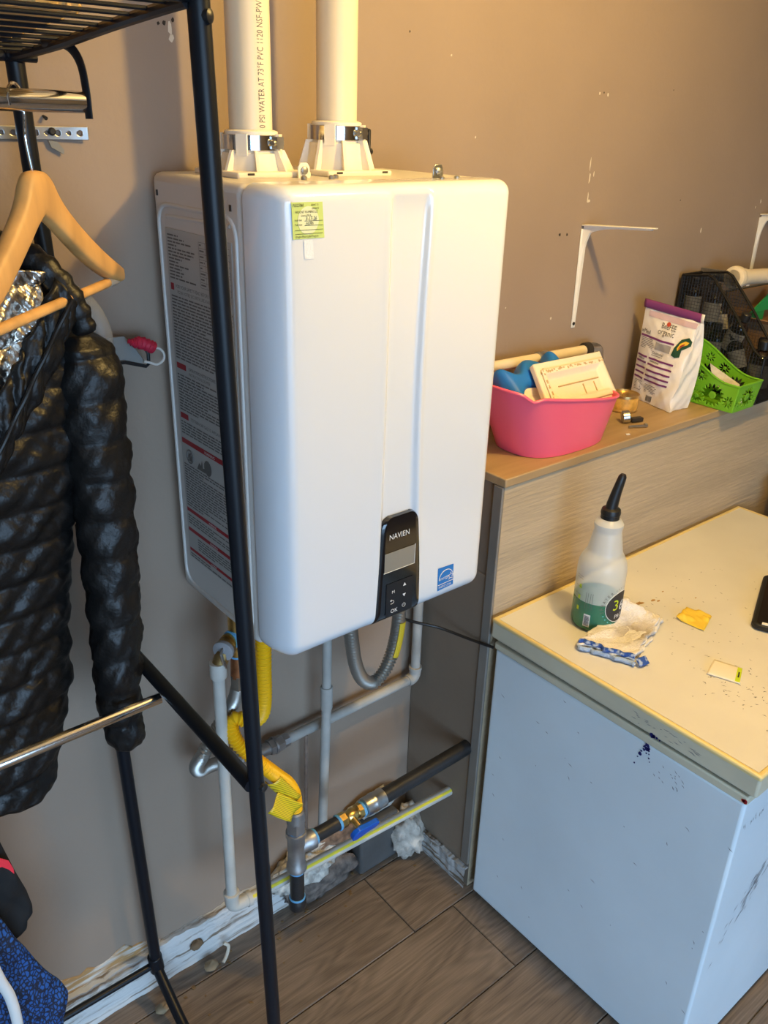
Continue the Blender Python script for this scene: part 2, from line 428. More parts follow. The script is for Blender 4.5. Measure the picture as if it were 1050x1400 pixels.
floor = MB().box((-2.6, -3.42, -0.10), (3.2, 0.0, -0.008)).build('floor', M_concrete, kind='structure', origin=(0, 0, 0))

# laminate planks, one object each; rows run along the wall, end joints staggered as in the photograph
rng = random.Random(4)
edges = [-0.004, -0.0655, -0.2595, -0.4655]
while edges[-1] > -2.6: edges.append(edges[-1]-0.2)
joint = {0: 0.9, 1: 0.392, 2: 0.513, 3: 0.02}
PL = 1.2
plank_me = {}
def plank_mesh(lx, ly):
    key = (round(lx, 3), round(ly, 3))
    if key not in plank_me:
        bm = bmesh.new(); bmesh.ops.create_cube(bm, size=1)
        for v in bm.verts: v.co = Vector((v.co.x*lx, v.co.y*ly, (v.co.z-0.5)*0.008))
        top = [e for e in bm.edges if all(v.co.z > -0.001 for v in e.verts)]
        bmesh.ops.bevel(bm, geom=top, offset=0.0016, segments=1, affect='EDGES')
        me = bpy.data.meshes.new('plank'); bm.to_mesh(me); bm.free(); me.materials.append(M_plank); plank_me[key] = me
    return plank_me[key]
for r in range(len(edges)-1):
    y1, y0 = edges[r], edges[r+1]
    j = joint.get(r, rng.uniform(0, PL))
    if r == 2: xs = [j-1.26, j]          # the row whose left joint is out of frame
    x = j-2*PL
    while x < 3.1:
        x0, x1 = max(x, -2.55), min(x+PL, 3.15)
        if x1-x0 > 0.05:
            o = bpy.data.objects.new('plank', plank_mesh(x1-x0-0.0022, y1-y0-0.0022)); COL.objects.link(o)
            o.parent = floor; o.location = ((x0+x1)/2, (y0+y1)/2, rng.uniform(-0.0006, 0.0))
        x += PL

# low wall with the wooden ledge
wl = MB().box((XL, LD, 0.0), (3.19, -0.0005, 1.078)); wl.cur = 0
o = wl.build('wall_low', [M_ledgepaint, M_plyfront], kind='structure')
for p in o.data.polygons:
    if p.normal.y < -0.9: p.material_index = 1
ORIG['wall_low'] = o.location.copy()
MB().box((XL-0.006, LD-0.006, 1.0785), (3.19, -0.0005, 1.0975)).build('trim_1', M_top, kind='structure', bevel=0.0025, label='bare wooden board capping the low wall')
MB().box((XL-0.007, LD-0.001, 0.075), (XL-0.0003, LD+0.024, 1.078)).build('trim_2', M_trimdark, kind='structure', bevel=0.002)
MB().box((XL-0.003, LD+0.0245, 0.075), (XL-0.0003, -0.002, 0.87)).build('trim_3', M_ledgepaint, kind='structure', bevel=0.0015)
# peeling baseboards
def ragged(x0, x1, h, y0, seed, name, m, n=90, along='x', drop=0.0):
    rg = random.Random(seed)
    tops = []; k = 0
    for i in range(n+1):
        k = 0.8*k+rg.uniform(-1, 1)*(0.0032 if along == 'x' else 0.0014); tops.append(h+k)
    bb = MB(); cols = 7
    def fn(u, v):
        i = int(round(u*n)); t = tops[i]; x = x0+(x1-x0)*u
        z = 0.0005+v*t
        d = 0.0035*noise2(x*30, z*200, seed)*(0.35+0.65*v)
        y = y0+d*0.8
        return Vector((x, y, z)) if along == 'x' else Vector((y, x, z))
    bb.grid(fn, n+1, cols)
    def fn2(u, v):
        i = int(round(u*n)); p = fn(u, 1.0)
        back = -0.0006 if along == 'x' else XL-0.0006
        return (Vector((p.x, p.y*(1-v)+back*v, p.z+0.0012*math.sin(i*0.6)*v)) if along == 'x' else Vector((p.x*(1-v)+back*v, p.y, p.z)))
    bb.grid(fn2, n+1, 3)
    return bb.build(name, m, kind='structure', angle=180)
ragged(-1.5, 0.375, 0.112, -0.017, 3, 'baseboard_back', M_peel, n=190)
ragged(LD, -0.075, 0.062, XL-0.013, 8, 'baseboard_right', M_peel2, n=60, along='y')
# flaked paint edge above the back baseboard, at the rack
b = MB()
rg = random.Random(11)
top = []; n = 70
for i in range(n+1):
    x = -1.2+1.12*i/n; top.append((x, 0.150+0.012*noise2(x*22, 1.0, 2)-0.04*max(0, (x+0.25)/0.17)))
for (xa, za), (xb, zb_) in zip(top[:-1], top[1:]):
    b.add([(xa,-0.0035,0.09),(xb,-0.0035,0.09),(xb,-0.003,zb_),(xa,-0.003,za),(xa,-0.0005,za+0.002),(xb,-0.0005,zb_+0.002)], [(0,1,2,3),(3,2,5,4)])
b.build('trim_4', M_peelbrown, kind='structure', label='bare flaked wood strip above the peeling baseboard')

# scars in the wall paint
b = MB()
def chip(x, z, w_, h_, seed):
    rg = random.Random(seed); n = 9; pts = []
    for i in range(n):
        a = 2*math.pi*i/n; k = rg.uniform(0.6, 1.1)
        pts.append((x+math.cos(a)*w_*k, -0.0006, z+math.sin(a)*h_*k))
    b.prism(pts, (0, 0.0012, 0))
for i, (x, z, a, h) in enumerate([(0.053,1.831,.003,.010),(0.054,1.820,.0045,.006),(1.031,1.645,.002,.016),(1.034,1.618,.0025,.012),(1.036,1.578,.002,.012),
        (1.040,1.570,.006,.004),(1.047,1.625,.0016,.006),(1.517,1.483,.003,.007),(1.062,1.782,.003,.004),(1.034,1.784,.003,.003),(1.792,1.545,.003,.006),(1.77,1.53,.002,.004),
        (0.674,1.696,.0018,.0025),(0.955,1.320,.003,.004),(0.80,1.36,.0015,.002),(0.112,1.700,.002,.002),(0.60,1.83,.002,.002)]):
    chip(x, z, a, h, i+5)
b.build('paint_chip', M_chip, parent=wall_back, kind='stuff')
b = MB()
for i, (x, z, a) in enumerate([(0.954,1.503,.0032),(0.979,1.502,.0028),(0.036,1.837,.0022),(0.045,1.838,.003),(0.058,1.842,.003),(1.40,1.56,.0018),(0.5,1.86,.0015),(1.3,1.80,.0015),(1.048,1.786,.0016),(-0.098,1.512,.0025),(-0.17,1.49,.002)]):
    chip(x, z, a, a*1.3, i+40)
b.build('nail_hole', M_hole, parent=wall_back, kind='stuff')

# ================================================================ WATER HEATER
W, ZB, ZT = 0.440, 0.9527, 1.6477
H = thing('water_heater', (W/2, -0.17, ZB), 'white wall-hung tankless water heater with black control panel on its lower front', 'water heater')
# back casing with its pressed border
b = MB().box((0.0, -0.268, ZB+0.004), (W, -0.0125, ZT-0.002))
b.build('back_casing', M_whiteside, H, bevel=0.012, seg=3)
b = MB().box((0.012, -0.0125, ZB+0.03), (W-0.012, -0.0006, ZT-0.03)).build('wall_plate', M_galv, H)
def rrect(y0, y1, z0, z1, r, x):
    pts = []
    for cy, cz, a0 in ((y1-r, z1-r, 0), (y0+r, z1-r, 90), (y0+r, z0+r, 180), (y1-r, z0+r, 270)):
        for k in range(6):
            a = math.radians(a0+k*18); pts.append(Vector((x, cy+r*math.cos(a), cz+r*math.sin(a))))
    return pts
pts = rrect(-0.252, -0.030, ZB+0.022, 1.604, 0.028, -0.0002)
b = MB().tube(pts+[pts[0], pts[1]], 0.0032, 8, caps=False)
b.tube([(0.0, -0.055, 1.588), (0, -0.14, 1.590), (0, -0.238, 1.592)], 0.003, 8)
b.build('pressed_rib', M_whiteside, H)
for y, z in ((-0.175, 1.615), (-0.24, 1.615), (-0.03, 1.618)):
    MB().box((-0.0012, y-0.0022, z-0.004), (0.001, y+0.0022, z+0.004)).build('casing_slot', M_blackpl, H)

# front cover: one swept shell with rounded edges and the two long creases
RB, RT = 0.030, 0.020
def cx1(z): return 0.193-0.003*max(0, min(1, (1.35-z)/0.3))
def cx2(z):
    t = (z-1.10)/0.54
    return 0.262-0.008*math.sin(math.pi*max(0, min(1, t)))
def sstep(a, b_, x):
    t = max(0, min(1, (x-a)/(b_-a))); return t*t*(3-2*t)
def crease(x, z):
    a, c = cx1(z), cx2(z)
    fade = sstep(ZT-0.004, ZT-0.03, z)
    band = sstep(a-0.005, a+0.007, x)*(1-sstep(c-0.006, c+0.006, x))
    lip = -0.0022*math.exp(-((x-c-0.006)/0.006)**2) - 0.0012*math.exp(-((x-a+0.006)/0.008)**2)
    return fade*(0.0066*band+lip)
def section():
    pts = [(0.0, -0.270)]
    ax, ay = 0.036, 0.064
    for k in range(0, 13):
        a = math.radians(180-k*7.5)
        pts.append((ax+ax*math.cos(a), -0.271-ay*math.sin(a)))
    xs = [0.06, 0.10, 0.14, 0.165]+[0.178+0.0022*i for i in range(47)]+[0.30, 0.34, 0.38]
    pts += [(x, -0.335) for x in xs]
    bx, by = 0.030, 0.050
    for k in range(0, 12):
        a = math.radians(90-k*90/11)
        pts.append((W-bx+bx*math.cos(a), -0.285-by*math.sin(a)))
    pts.append((W, -0.270))
    return pts
SEC = section()
CX, CY = W/2, -0.268
def cover_pt(x, y, z, off=0.0):
    ins = 0.0
    if z < ZB+RB:
        d = min(1, (ZB+RB-z)/RB); ins = RB*(1-math.sqrt(max(0, 1-d*d)))
    elif z > ZT-RT:
        d = min(1, (z-ZT+RT)/RT); ins = RT*(1-math.sqrt(max(0, 1-d*d)))
    kx = (x-CX)/(W/2); ky = (y-CY)/(-0.335-CY)
    nx = math.copysign(max(0, (abs(kx)-0.83)/0.17)**1.2, kx)
    f = max(0, min(1, ky))
    yy = y+ins*f+crease(x, z)*(1 if f > 0.98 else 0)
    return Vector((x-nx*ins, yy-off, z))
zs = [ZB+RB*(1-math.cos(math.radians(a))) for a in range(0, 91, 9)]
zs += [ZB+RB+(ZT-RT-ZB-RB)*i/36 for i in range(1, 36)]
zs += [ZT-RT+RT*math.sin(math.radians(a)) for a in range(0, 91, 9)]
b = MB(); n = len(SEC)
vs = [cover_pt(x, y, z) for z in zs for x, y in SEC]
fs = [(j*n+i, j*n+i+1, (j+1)*n+i+1, (j+1)*n+i) for j in range(len(zs)-1) for i in range(n-1)]
fs.append(tuple(range(n))); fs.append(tuple((len(zs)-1)*n+i for i in range(n)))
b.add(vs, fs)
b.build('front_cover', M_white, H, angle=50)
b = MB()                                      # black strip painted in as the shadow where the cover meets the casing
b.box((0.004, -0.2705, ZB+0.035), (W-0.004, -0.2675, ZT-0.024)); b.build('seam_shade', M_blackpl, H)

def front(x, z, off=0.0006):
    return cover_pt(x, -0.335, z, off)
def decal(name, pts, m, off, parent=None, nx=10, nz=10):
    """patch following the cover; pts = the corners (x, z): tl, tr, br, bl"""
    tl, tr, br, bl = [Vector(p) for p in pts]; bb = MB()
    def fn(u, v):
        p = (bl*(1-u)+br*u)*(1-v)+(tl*(1-u)+tr*u)*v
        return front(p.x, p.y, off)
    bb.grid(fn, nx, nz); return bb.build(name, m, parent or H)

# control panel
PZ0, PZ1 = ZB+0.0015, 1.1535
def pl_l(z):
    t = (z-PZ0)/(PZ1-PZ0); x = 0.1745+0.0135*t**1.3
    if z > 1.128: x += 0.020*(1-math.sqrt(max(0, 1-((z-1.128)/0.0256)**2)))
    return x
def pl_r(z):
    t = (z-PZ0)/(PZ1-PZ0); x = 0.2835-0.004*t-0.0105*t**2.2
    if z > 1.133: x -= 0.018*(1-math.sqrt(max(0, 1-((z-1.133)/0.0206)**2)))
    return x
b = MB()
pz = [PZ0+(1.12-PZ0)*(i/30)**1.5 for i in range(31)]+[1.12+(PZ1-1.12)*math.sin(math.radians(a)) for a in range(9, 91, 9)]
nu = 14
def panel_pt(u, z, off):
    x = pl_l(z)+(pl_r(z)-pl_l(z))*u
    e = min(u, 1-u)*14
    y = cover_pt(x, -0.335, z, 0).y
    yc = -0.335+(RB*(1-math.sqrt(max(0, 1-((ZB+RB-z)/RB)**2))) if z < ZB+RB else 0)
    return Vector((x, yc-off*(1 if e > 0.5 else 0.0)+(0.0055 if e < 0.5 else 0), z))
rows = [[panel_pt(i/nu, z, 0.0028) for i in range(nu+1)] for z in pz]
b.add([p for r in rows for p in r], [(j*(nu+1)+i, j*(nu+1)+i+1, (j+1)*(nu+1)+i+1, (j+1)*(nu+1)+i) for j in range(len(pz)-1) for i in range(nu)])
top = rows[-1]; k = len(b.v)
b.add(top+[p+Vector((0, 0.008, 0)) for p in top], [(i, i+1, nu+2+i, nu+1+i) for i in range(nu)])
panel = b.build('control_panel', M_black, H, angle=60)
YP = -0.3380
def pf(x, z, off=0.0004): return Vector((x, YP-off, z))
# tilt of the print: the display and keys sit square on the panel
b = MB().prism([pf(0.1955,1.0575), pf(0.2590,1.0575), pf(0.2595,1.0915), pf(0.1955,1.0915)], (0, -0.0006, 0))
b.build('display', M_lcd, panel)
b = MB()
for a, c in (((0.1945,1.0565),(0.2600,1.0565)), ((0.2600,1.0565),(0.2605,1.0925))):
    b.tube([pf(*a, 0.0008), pf(*c, 0.0008)], 0.0005, 5)
b.build('display_rim', M_printw, panel)
b = MB().prism([pf(0.2015,0.9715), pf(0.2585,0.9715), pf(0.2585,1.0335), pf(0.2015,1.0335)], (0, -0.0005, 0)); b.build('keypad', M_keypad, panel)
b = MB()
b.text('NAVIEN', 0.0135, lambda x, y: pf(0.2035+x*0.90, 1.1145+y, 0.0007)); b.build('maker_lettering', M_printw, panel, flatshade=True)
b = MB(); KO = 0.0014
b.text('OK', 0.0105, lambda x, y: pf(0.2110+x, 0.9765+y, KO))
b.text('M', 0.0085, lambda x, y: pf(0.2125+x, 1.0135+y, KO))
b.poly([pf(0.2365,1.0205,KO), pf(0.2435,1.0205,KO), pf(0.2400,1.0265,KO)])
b.poly([pf(0.2365,1.0055,KO), pf(0.2435,1.0055,KO), pf(0.2400,0.9995,KO)])
arc = [pf(0.2400+0.0035*math.cos(math.radians(a)), 0.9835+0.0035*math.sin(math.radians(a)), KO) for a in range(130, 411, 20)]
b.tube(arc, 0.0004, 5); b.tube([pf(0.2400,0.9835,KO), pf(0.2400,0.9880,KO)], 0.0004, 5)
arc = [pf(0.2145+0.003*math.cos(math.radians(a)), 0.9975+0.003*math.sin(math.radians(a)), KO) for a in range(-90, 91, 20)]
b.tube([pf(0.2110,0.9945,KO)]+arc+[pf(0.2110,1.0005,KO)], 0.0004, 5); b.poly([pf(0.2095,1.0005,KO), pf(0.2125,1.0030,KO), pf(0.2125,0.9980,KO)])
b.build('key_legend', M_printw, panel, flatshade=True)

# blue energy label
es = decal('energy_label', [(0.3190,1.0245),(0.3560,1.0230),(0.3580,0.9815),(0.3205,0.9790)], M_esblue, 0.0006)
b = MB()
fe = lambda x, z: front(x, z, 0.0012)
arc = [fe(0.3390+0.0165*math.cos(math.radians(a)), 1.0000+0.0170*math.sin(math.radians(a))) for a in range(0, 181, 12)]
b.tube(arc, 0.0007, 5)
cx, cz = 0.3500, 1.0010
star = [fe(cx+(0.0075 if k % 2 == 0 else 0.0032)*math.cos(math.radians(90+36*k)), cz+(0.0075 if k % 2 == 0 else 0.0032)*math.sin(math.radians(90+36*k))) for k in range(10)]
b.tube(star+[star[0]], 0.0006, 5)
b.text('energy', 0.0105, lambda x, y: fe(0.3222+x*0.78, 0.9985+y*0.9+x*0.06))
b.text('ENERGY STAR', 0.0062, lambda x, y: fe(0.3225+x*0.76, 0.9835+y))
b.tube([fe(0.3205, 0.9905), fe(0.3570, 0.9920)], 0.0005, 5)
b.build('energy_label_print', M_printw, es, flatshade=True)

# green permit sticker
gs = decal('permit_sticker', [(0.0300,1.6290),(0.0770,1.6285),(0.0800,1.5850),(0.0320,1.5850)], M_sticker, 0.0006)
b = MB(); fg = lambda x, z: front(x, z, 0.0010)
b.poly([fg(0.055+0.016*math.cos(2*math.pi*k/20), 1.607+0.017*math.sin(2*math.pi*k/20)) for k in range(20)])
b.build('sticker_seal', M_stickerpale, gs)
b = MB(); fg = lambda x, z: front(x, z, 0.0014)
b.text('PLB227868', 0.0052, lambda x, y: fg(0.0318+x*0.68, 1.6236+y))
b.text('PERMIT TO', 0.0035, lambda x, y: fg(0.0590+x*0.65, 1.6240+y)); b.text('OPERATE', 0.0035, lambda x, y: fg(0.0600+x*0.75, 1.6200+y))
b.text('WILSONET PLUMBING LLC', 0.0040, lambda x, y: fg(0.0350+x*0.72, 1.6160+y))
b.text('License PB118', 0.0034, lambda x, y: fg(0.0440+x*0.75, 1.6120+y))
b.text('Install date', 0.0034, lambda x, y: fg(0.0342+x*0.72, 1.6068+y)); b.text('Model name', 0.0034, lambda x, y: fg(0.0342+x*0.66, 1.6014+y))
b.text('3-17-26', 0.0068, lambda x, y: fg(0.0505+x*0.80+y*0.15, 1.6072+y)); b.text('nz30s', 0.0056, lambda x, y: fg(0.0510+x*0.9+y*0.15, 1.6020+y))
for x0, z in ((0.0490,1.6062),(0.0490,1.6008),(0.0345,1.5955),(0.0345,1.5910)):
    b.add([fg(x0, z), fg(0.0770, z), fg(0.0770, z+0.0005), fg(x0, z+0.0005)], [(0,1,2,3)])
b.text('Oregon Minor Label Program', 0.0040, lambda x, y: fg(0.0350+x*0.73, 1.5868+y))
b.build('sticker_print', M_ink, gs, flatshade=True)
# clear hologram film under the sticker
decal('clear_film', [(0.0480,1.5835),(0.0620,1.5835),(0.0630,1.5600),(0.0490,1.5600)], mat('film', (0.80, 0.84, 0.86, 1), 0.10, coat=1.0, bump=0.25, bscale=300), 0.0007)

# printed instruction sheet on the left side
ls = MB().box((-0.0016, -0.240, 1.030), (-0.0002, -0.050, 1.572)).build('instruction_sheet', M_labelside, H)
fl = lambda s, z, o=0.0020: Vector((-o, -0.050-s, z))          # s = distance from the wall side, reading towards the front
ink, whi = MB(), MB(); rg = random.Random(2)
def lines(s0, s1, z1, z0, pitch, h):
    z = z1
    while z > z0:
        s = s0; end = s1-(rg.random()**3)*(s1-s0)*0.7
        while s < end:
            l = min(rg.uniform(0.006, 0.020), end-s)
            if l > 0.002: ink.add([fl(s, z), fl(s+l, z), fl(s+l, z+h), fl(s, z+h)], [(0,1,2,3)])
            s += l+0.0022
        z -= pitch
def bar(s0, s1, z, h, txt=None):
    MB().add([fl(s0, z), fl(s1, z), fl(s1, z+h), fl(s0, z+h)], [(0,1,2,3)]).build('red_band', M_red, ls, flatshade=True)
    if txt: whi.text(txt, h*0.8, lambda x, y: fl((s0+s1)/2-0.018+x, z+h*0.2+y, 0.0023))
lines(0.006, 0.092, 1.562, 1.500, 0.0047, 0.0022)
for k in range(9): ink.add([fl(0.100, 1.500+k*0.0078), fl(0.186, 1.500+k*0.0078), fl(0.186, 1.5005+k*0.0078), fl(0.100, 1.5005+k*0.0078)], [(0,1,2,3)])
for s in (0.100, 0.118, 0.150, 0.186): ink.add([fl(s, 1.500), fl(s+0.0006, 1.500), fl(s+0.0006, 1.5625), fl(s, 1.5625)], [(0,1,2,3)])
lines(0.102, 0.116, 1.558, 1.502, 0.0078, 0.002); lines(0.153, 0.183, 1.558, 1.502, 0.0078, 0.002)
bar(0.006, 0.016, 1.484, 0.010); bar(0.174, 0.184, 1.484, 0.010)
ink.text('FOR YOUR SAFETY READ BEFORE OPERATING', 0.0072, lambda x, y: fl(0.022+x*0.92, 1.4885+y))
ink.text('POUR VOTRE SECURITE LIRE AVANT', 0.0068, lambda x, y: fl(0.026+x*0.95, 1.4805+y))
lines(0.006, 0.186, 1.474, 1.378, 0.0047, 0.0022)
bar(0.006, 0.036, 1.364, 0.009); ink.text('OPERATING INSTRUCTIONS', 0.0072, lambda x, y: fl(0.044+x*0.9, 1.3665+y)); ink.text("INSTRUCTIONS DE MISE", 0.0068, lambda x, y: fl(0.044+x*0.9, 1.3590+y))
lines(0.006, 0.186, 1.353, 1.296, 0.0047, 0.0022)
bar(0.006, 0.032, 1.283, 0.009); ink.text('TO TURN OFF GAS TO APPLIANCE', 0.0072, lambda x, y: fl(0.040+x*0.88, 1.2845+y))
lines(0.006, 0.186, 1.276, 1.256, 0.0047, 0.0022)
bar(0.004, 0.188, 1.240, 0.0085, 'WARNING')
for k in range(12): pass
arc = [fl(0.028+0.011*math.cos(2*math.pi*k/20), 1.221+0.011*math.sin(2*math.pi*k/20), 0.0022) for k in range(21)]
ink.tube(arc, 0.0009, 5); ink.tube([arc[3], arc[13]], 0.0009, 5)
ink.add([fl(0.023,1.213), fl(0.033,1.213), fl(0.034,1.222), fl(0.031,1.229), fl(0.028,1.225), fl(0.024,1.227), fl(0.022,1.220)], [(0,1,2,3,4,5,6)])
ink.add([fl(0.050,1.208), fl(0.078,1.208), fl(0.076,1.216), fl(0.070,1.214), fl(0.068,1.228), fl(0.064,1.217), fl(0.058,1.220)], [(0,1,2,3,4,5,6)])
ink.add([fl(0.086+0.012*math.cos(2*math.pi*k/14), 1.219+0.013*math.sin(2*math.pi*k/14)) for k in range(14)], [tuple(range(14))])
lines(0.006, 0.186, 1.203, 1.128, 0.0046, 0.0021)
bar(0.004, 0.188, 1.118, 0.0065, 'WARNING'); lines(0.006, 0.186, 1.110, 1.092, 0.0046, 0.0021)
bar(0.004, 0.188, 1.081, 0.0065, 'WARNING'); lines(0.035, 0.186, 1.073, 1.052, 0.0046, 0.0021)
bar(0.004, 0.188, 1.043, 0.0055, 'DANGER'); lines(0.006, 0.186, 1.037, 1.032, 0.0046, 0.0021)
ink.build('sheet_print', M_inkgrey, ls, flatshade=True, kind='stuff'); whi.build('band_lettering', M_printw, ls, flatshade=True, kind='stuff')

# flue collars with their steel bands
def collar(cx, cy, h):
    b = MB()
    b.box((cx-0.060, cy-0.062, ZT-0.003), (cx+0.060, cy+0.062, ZT+0.006))
    c = b.build('flue_collar', M_collar, H, bevel=0.003)
    z = ZT+0.006
    b = MB().lathe([(0.0475, 0), (0.0455, 0.3*h), (0.0420, h-0.004), (0.0375, h-0.003), (0.0375, h+0.024), (0.0320, h+0.026), (0.0320, 0.0)], (cx, cy, z), seg=32, caps=False)
    for k in range(8):
        a = math.radians(22+45*k); d = Vector((math.cos(a), math.sin(a), 0)); t = Vector((-d.y, d.x, 0))*0.0022
        p = [d*0.036+Vector((0,0,0)), d*0.0600, d*0.047+Vector((0,0,h)), d*0.036+Vector((0,0,h))]
        b.prism([Vector((cx, cy, z))+q-t for q in p], t*2)
    for k in range(4):
        a = math.radians(40+90*k); d = Vector((math.cos(a), math.sin(a), 0)); t = Vector((-d.y, d.x, 0))
        b.obox(Vector((cx, cy, z+h+0.007))+d*0.0405, d*0.0025, t*0.008, Vector((0,0,0.014)))
    b.build('collar_socket', M_collar, c)
    b = MB().lathe([(0.0392, h), (0.0396, h+0.0005), (0.0396, h+0.0190), (0.0392, h+0.0195)], (cx, cy, z), seg=40, caps=False)
    b.build('steel_band', M_chrome, c, solid=0.0008)
    d = Vector((0.45, -0.89, 0)).normalized(); t = Vector((-d.y, d.x, 0))
    p = Vector((cx, cy, z+h+0.010))+d*0.043
    b = MB().obox(p, d*0.0045, t*0.009, Vector((0,0,0.008)))
    b.lathe([(0.0035, -0.014), (0.0045, -0.012), (0.0045, 0.011)], p, t, 10)
    b.build('band_screw', M_steel, c)
    for dx in (-0.045, 0.040):
        MB().add([(cx+dx, cy-0.0625, ZT+0.002), (cx+dx+0.011, cy-0.0625, ZT+0.002), (cx+dx+0.011, cy-0.0625, ZT+0.0048), (cx+dx, cy-0.0625, ZT+0.0048)], [(0,1,2,3)]).build('collar_mark', M_ink, c, flatshade=True)
    return c
collar(0.104, -0.125, 0.026); collar(0.250, -0.130, 0.040)
b = MB().obox((0.307, -0.128, ZT+0.032), (0.003, 0, 0), (0, 0.012, 0), (0, 0, 0.030)); b.tube([(0.300, -0.140, ZT+0.030), (0.311, -0.140, ZT+0.030)], 0.005, 10)
b.build('collar_latch', M_blackpl, H, bevel=0.004, seg=3)
# lifting tabs screwed on the top edge
for (x, y, m) in ((0.146, -0.195, M_bracket), (0.340, -0.262, M_steel)):
    b = MB().prism([(x-0.010, y, ZT-0.003), (x+0.010, y, ZT-0.003), (x+0.010, y, ZT+0.012), (x+0.006, y, ZT+0.018), (x-0.006, y, ZT+0.018), (x-0.010, y, ZT+0.012)], (0, 0.002, 0))
    t = b.build('mounting_tab', m, H, bevel=0.0008)
    b = MB().lathe([(0.0055, 0), (0.0055, 0.002), (0.003, 0.0035)], (x, y, ZT+0.008), (0, -1, 0), 12); b.box((x-0.0038, y-0.0042, ZT+0.0072), (x+0.0038, y-0.0034, ZT+0.0088)); b.build('tab_screw', M_galv, t)
for x, y in ((0.125,-0.225),(0.172,-0.225),(0.186,-0.215),(0.322,-0.290),(0.362,-0.280)):
    MB().lathe([(0.0042, -0.002), (0.0042, 0.002), (0.002, 0.0035)], (x, y, ZT), seg=10).build('top_screw', M_galv, H)

# vent pipes
def vent(cx, cy, z0, r, label, txt):
    p = thing('vent_pipe', (cx, cy, z0), label, 'pipe')
    MB().lathe([(r-0.004, 0), (r, 0.0005), (r, 2.449-z0), (r-0.004, 2.4495-z0)], (cx, cy, z0), seg=40, caps=False).build('pipe_barrel', M_pvc, p)
    if txt:
        a0 = math.radians(-88)
        b = MB().text(txt, 0.0135, lambda x, y: Vector((cx+(r+0.0003)*math.cos(a0-(y-0.004)/r), cy+(r+0.0003)*math.sin(a0-(y-0.004)/r), z0+0.040+x*0.64)))
        b.build('pipe_lettering', M_inkgrey, p, flatshade=True)
    return p
vent(0.104, -0.125, 1.668, 0.0302, 'cream plastic vent pipe with printed lettering, left one above the heater', '0 PSI WATER AT 73\u00b0F PVC 1120 NSF-PW  ASTM D1785')
vent(0.250, -0.130, 1.668, 0.0302, 'plain cream plastic vent pipe without print, right one above the heater', None)

# ================================================================ PIPEWORK BELOW THE HEATER
def cyl(b, a, c, r, seg=16): return b.tube([a, c], r, seg)
# white drain pipe: down from the relief valve, elbow, then into the low wall
DY = -0.156
dp = thing('drain_pipe', (-0.020, DY, 0.29), 'white drain pipe with yellow stripe, vertical leg then elbow along the skirting', 'pipe')
b = MB(); b.tube([(-0.017, DY, 0.868), (-0.020, DY, 0.315)], 0.0108, 18); b.build('riser', M_pvcw, dp)
run_a, run_b = Vector((0.012, DY, 0.283)), Vector((XL+0.004, -0.157, 0.247))
b = MB(); b.tube([run_a, run_b], 0.0112, 18); b.build('run', M_pvcw, dp)
el = [(-0.020, DY, 0.322), (-0.020, DY, 0.302), (-0.0165, DY, 0.291), (-0.006, DY, 0.2855), (0.016, DY, 0.2828)]
b = MB(); b.tube(spline(el, 5), 0.0142, 18); b.lathe([(0.0142,0),(0.0158,0.001),(0.0158,0.008),(0.0142,0.009)], (-0.020, DY, 0.318), seg=18); b.tube([(0.012, DY, 0.2832), (0.021, DY, 0.2824)], 0.0158, 18)
b.build('elbow', M_pvcw, dp)
b = MB()
d = (run_b-run_a).normalized(); up = Vector((0, -0.72, 0.69)); sd = d.cross(up)
def st(t, o): return run_a.lerp(run_b, t)+(up*math.cos(o)+sd*math.sin(o))*0.01145
b.grid(lambda u, v: st(0.02+0.97*v, -0.28+0.56*u), 5, 30); b.build('yellow_stripe', M_ystripe, dp)
b = MB(); b.lathe([(0.0142, 0), (0.0150, 0.004), (0.0150, 0.030), (0.0142, 0.031)], (-0.017, DY, 0.842), seg=18); b.build('top_socket', M_pvcw, dp)

# relief valve
rv = thing('relief_valve', (0.010, -0.160, 0.84), 'brass relief valve with grey cap and lever under the heater left corner', 'valve')
b = MB(); b.tube([(0.004, -0.157, 0.905), (0.024, -0.150, 0.905)], 0.0150, 18); b.tube([(0.026, -0.150, 0.957), (0.026, -0.150, 0.870)], 0.0150, 18)
b.lathe([(0.019, 0), (0.019, 0.016)], (0.026, -0.150, 0.888), seg=6); b.build('brass_body', M_brass, rv, angle=30)
b = MB(); b.tube([(0.010, -0.1555, 0.906), (0.016, -0.154, 0.906)], 0.0168, 18); b.tube([(0.026, -0.150, 0.872), (0.026, -0.150, 0.866)], 0.0148, 16); b.build('thread_tape', M_teflon, rv)
ca = Vector((-0.80, -0.55, -0.05)).normalized()
b = MB().lathe([(0.0150, -0.020), (0.0172, -0.012), (0.0172, 0.004)], (-0.001, -0.158, 0.897), ca, 20); b.tube([(-0.004, -0.158, 0.892), (-0.017, DY, 0.862)], [0.0145, 0.0125], 16); b.build('valve_body', M_brassdark, rv)
b = MB().lathe([(0.0178, 0.004), (0.0186, 0.007), (0.0186, 0.012), (0.015, 0.014), (0.004, 0.0145)], (-0.001, -0.158, 0.897), ca, 22); b.build('cap', mat('cap_grey', (0.30, 0.30, 0.31, 1), 0.45), rv)
b = MB().tube([(-0.010, -0.166, 0.905), (-0.018, -0.172, 0.898), (-0.016, -0.174, 0.882), (-0.009, -0.172, 0.868)], [0.003, 0.0045, 0.0045, 0.004], 8, flat=0.5); b.build('lever', M_steel, rv)
b = MB().tube([(0.026, -0.150, 0.868), (0.024, -0.149, 0.822)], 0.0130, 16); b.build('copper_stub', M_copper, rv)

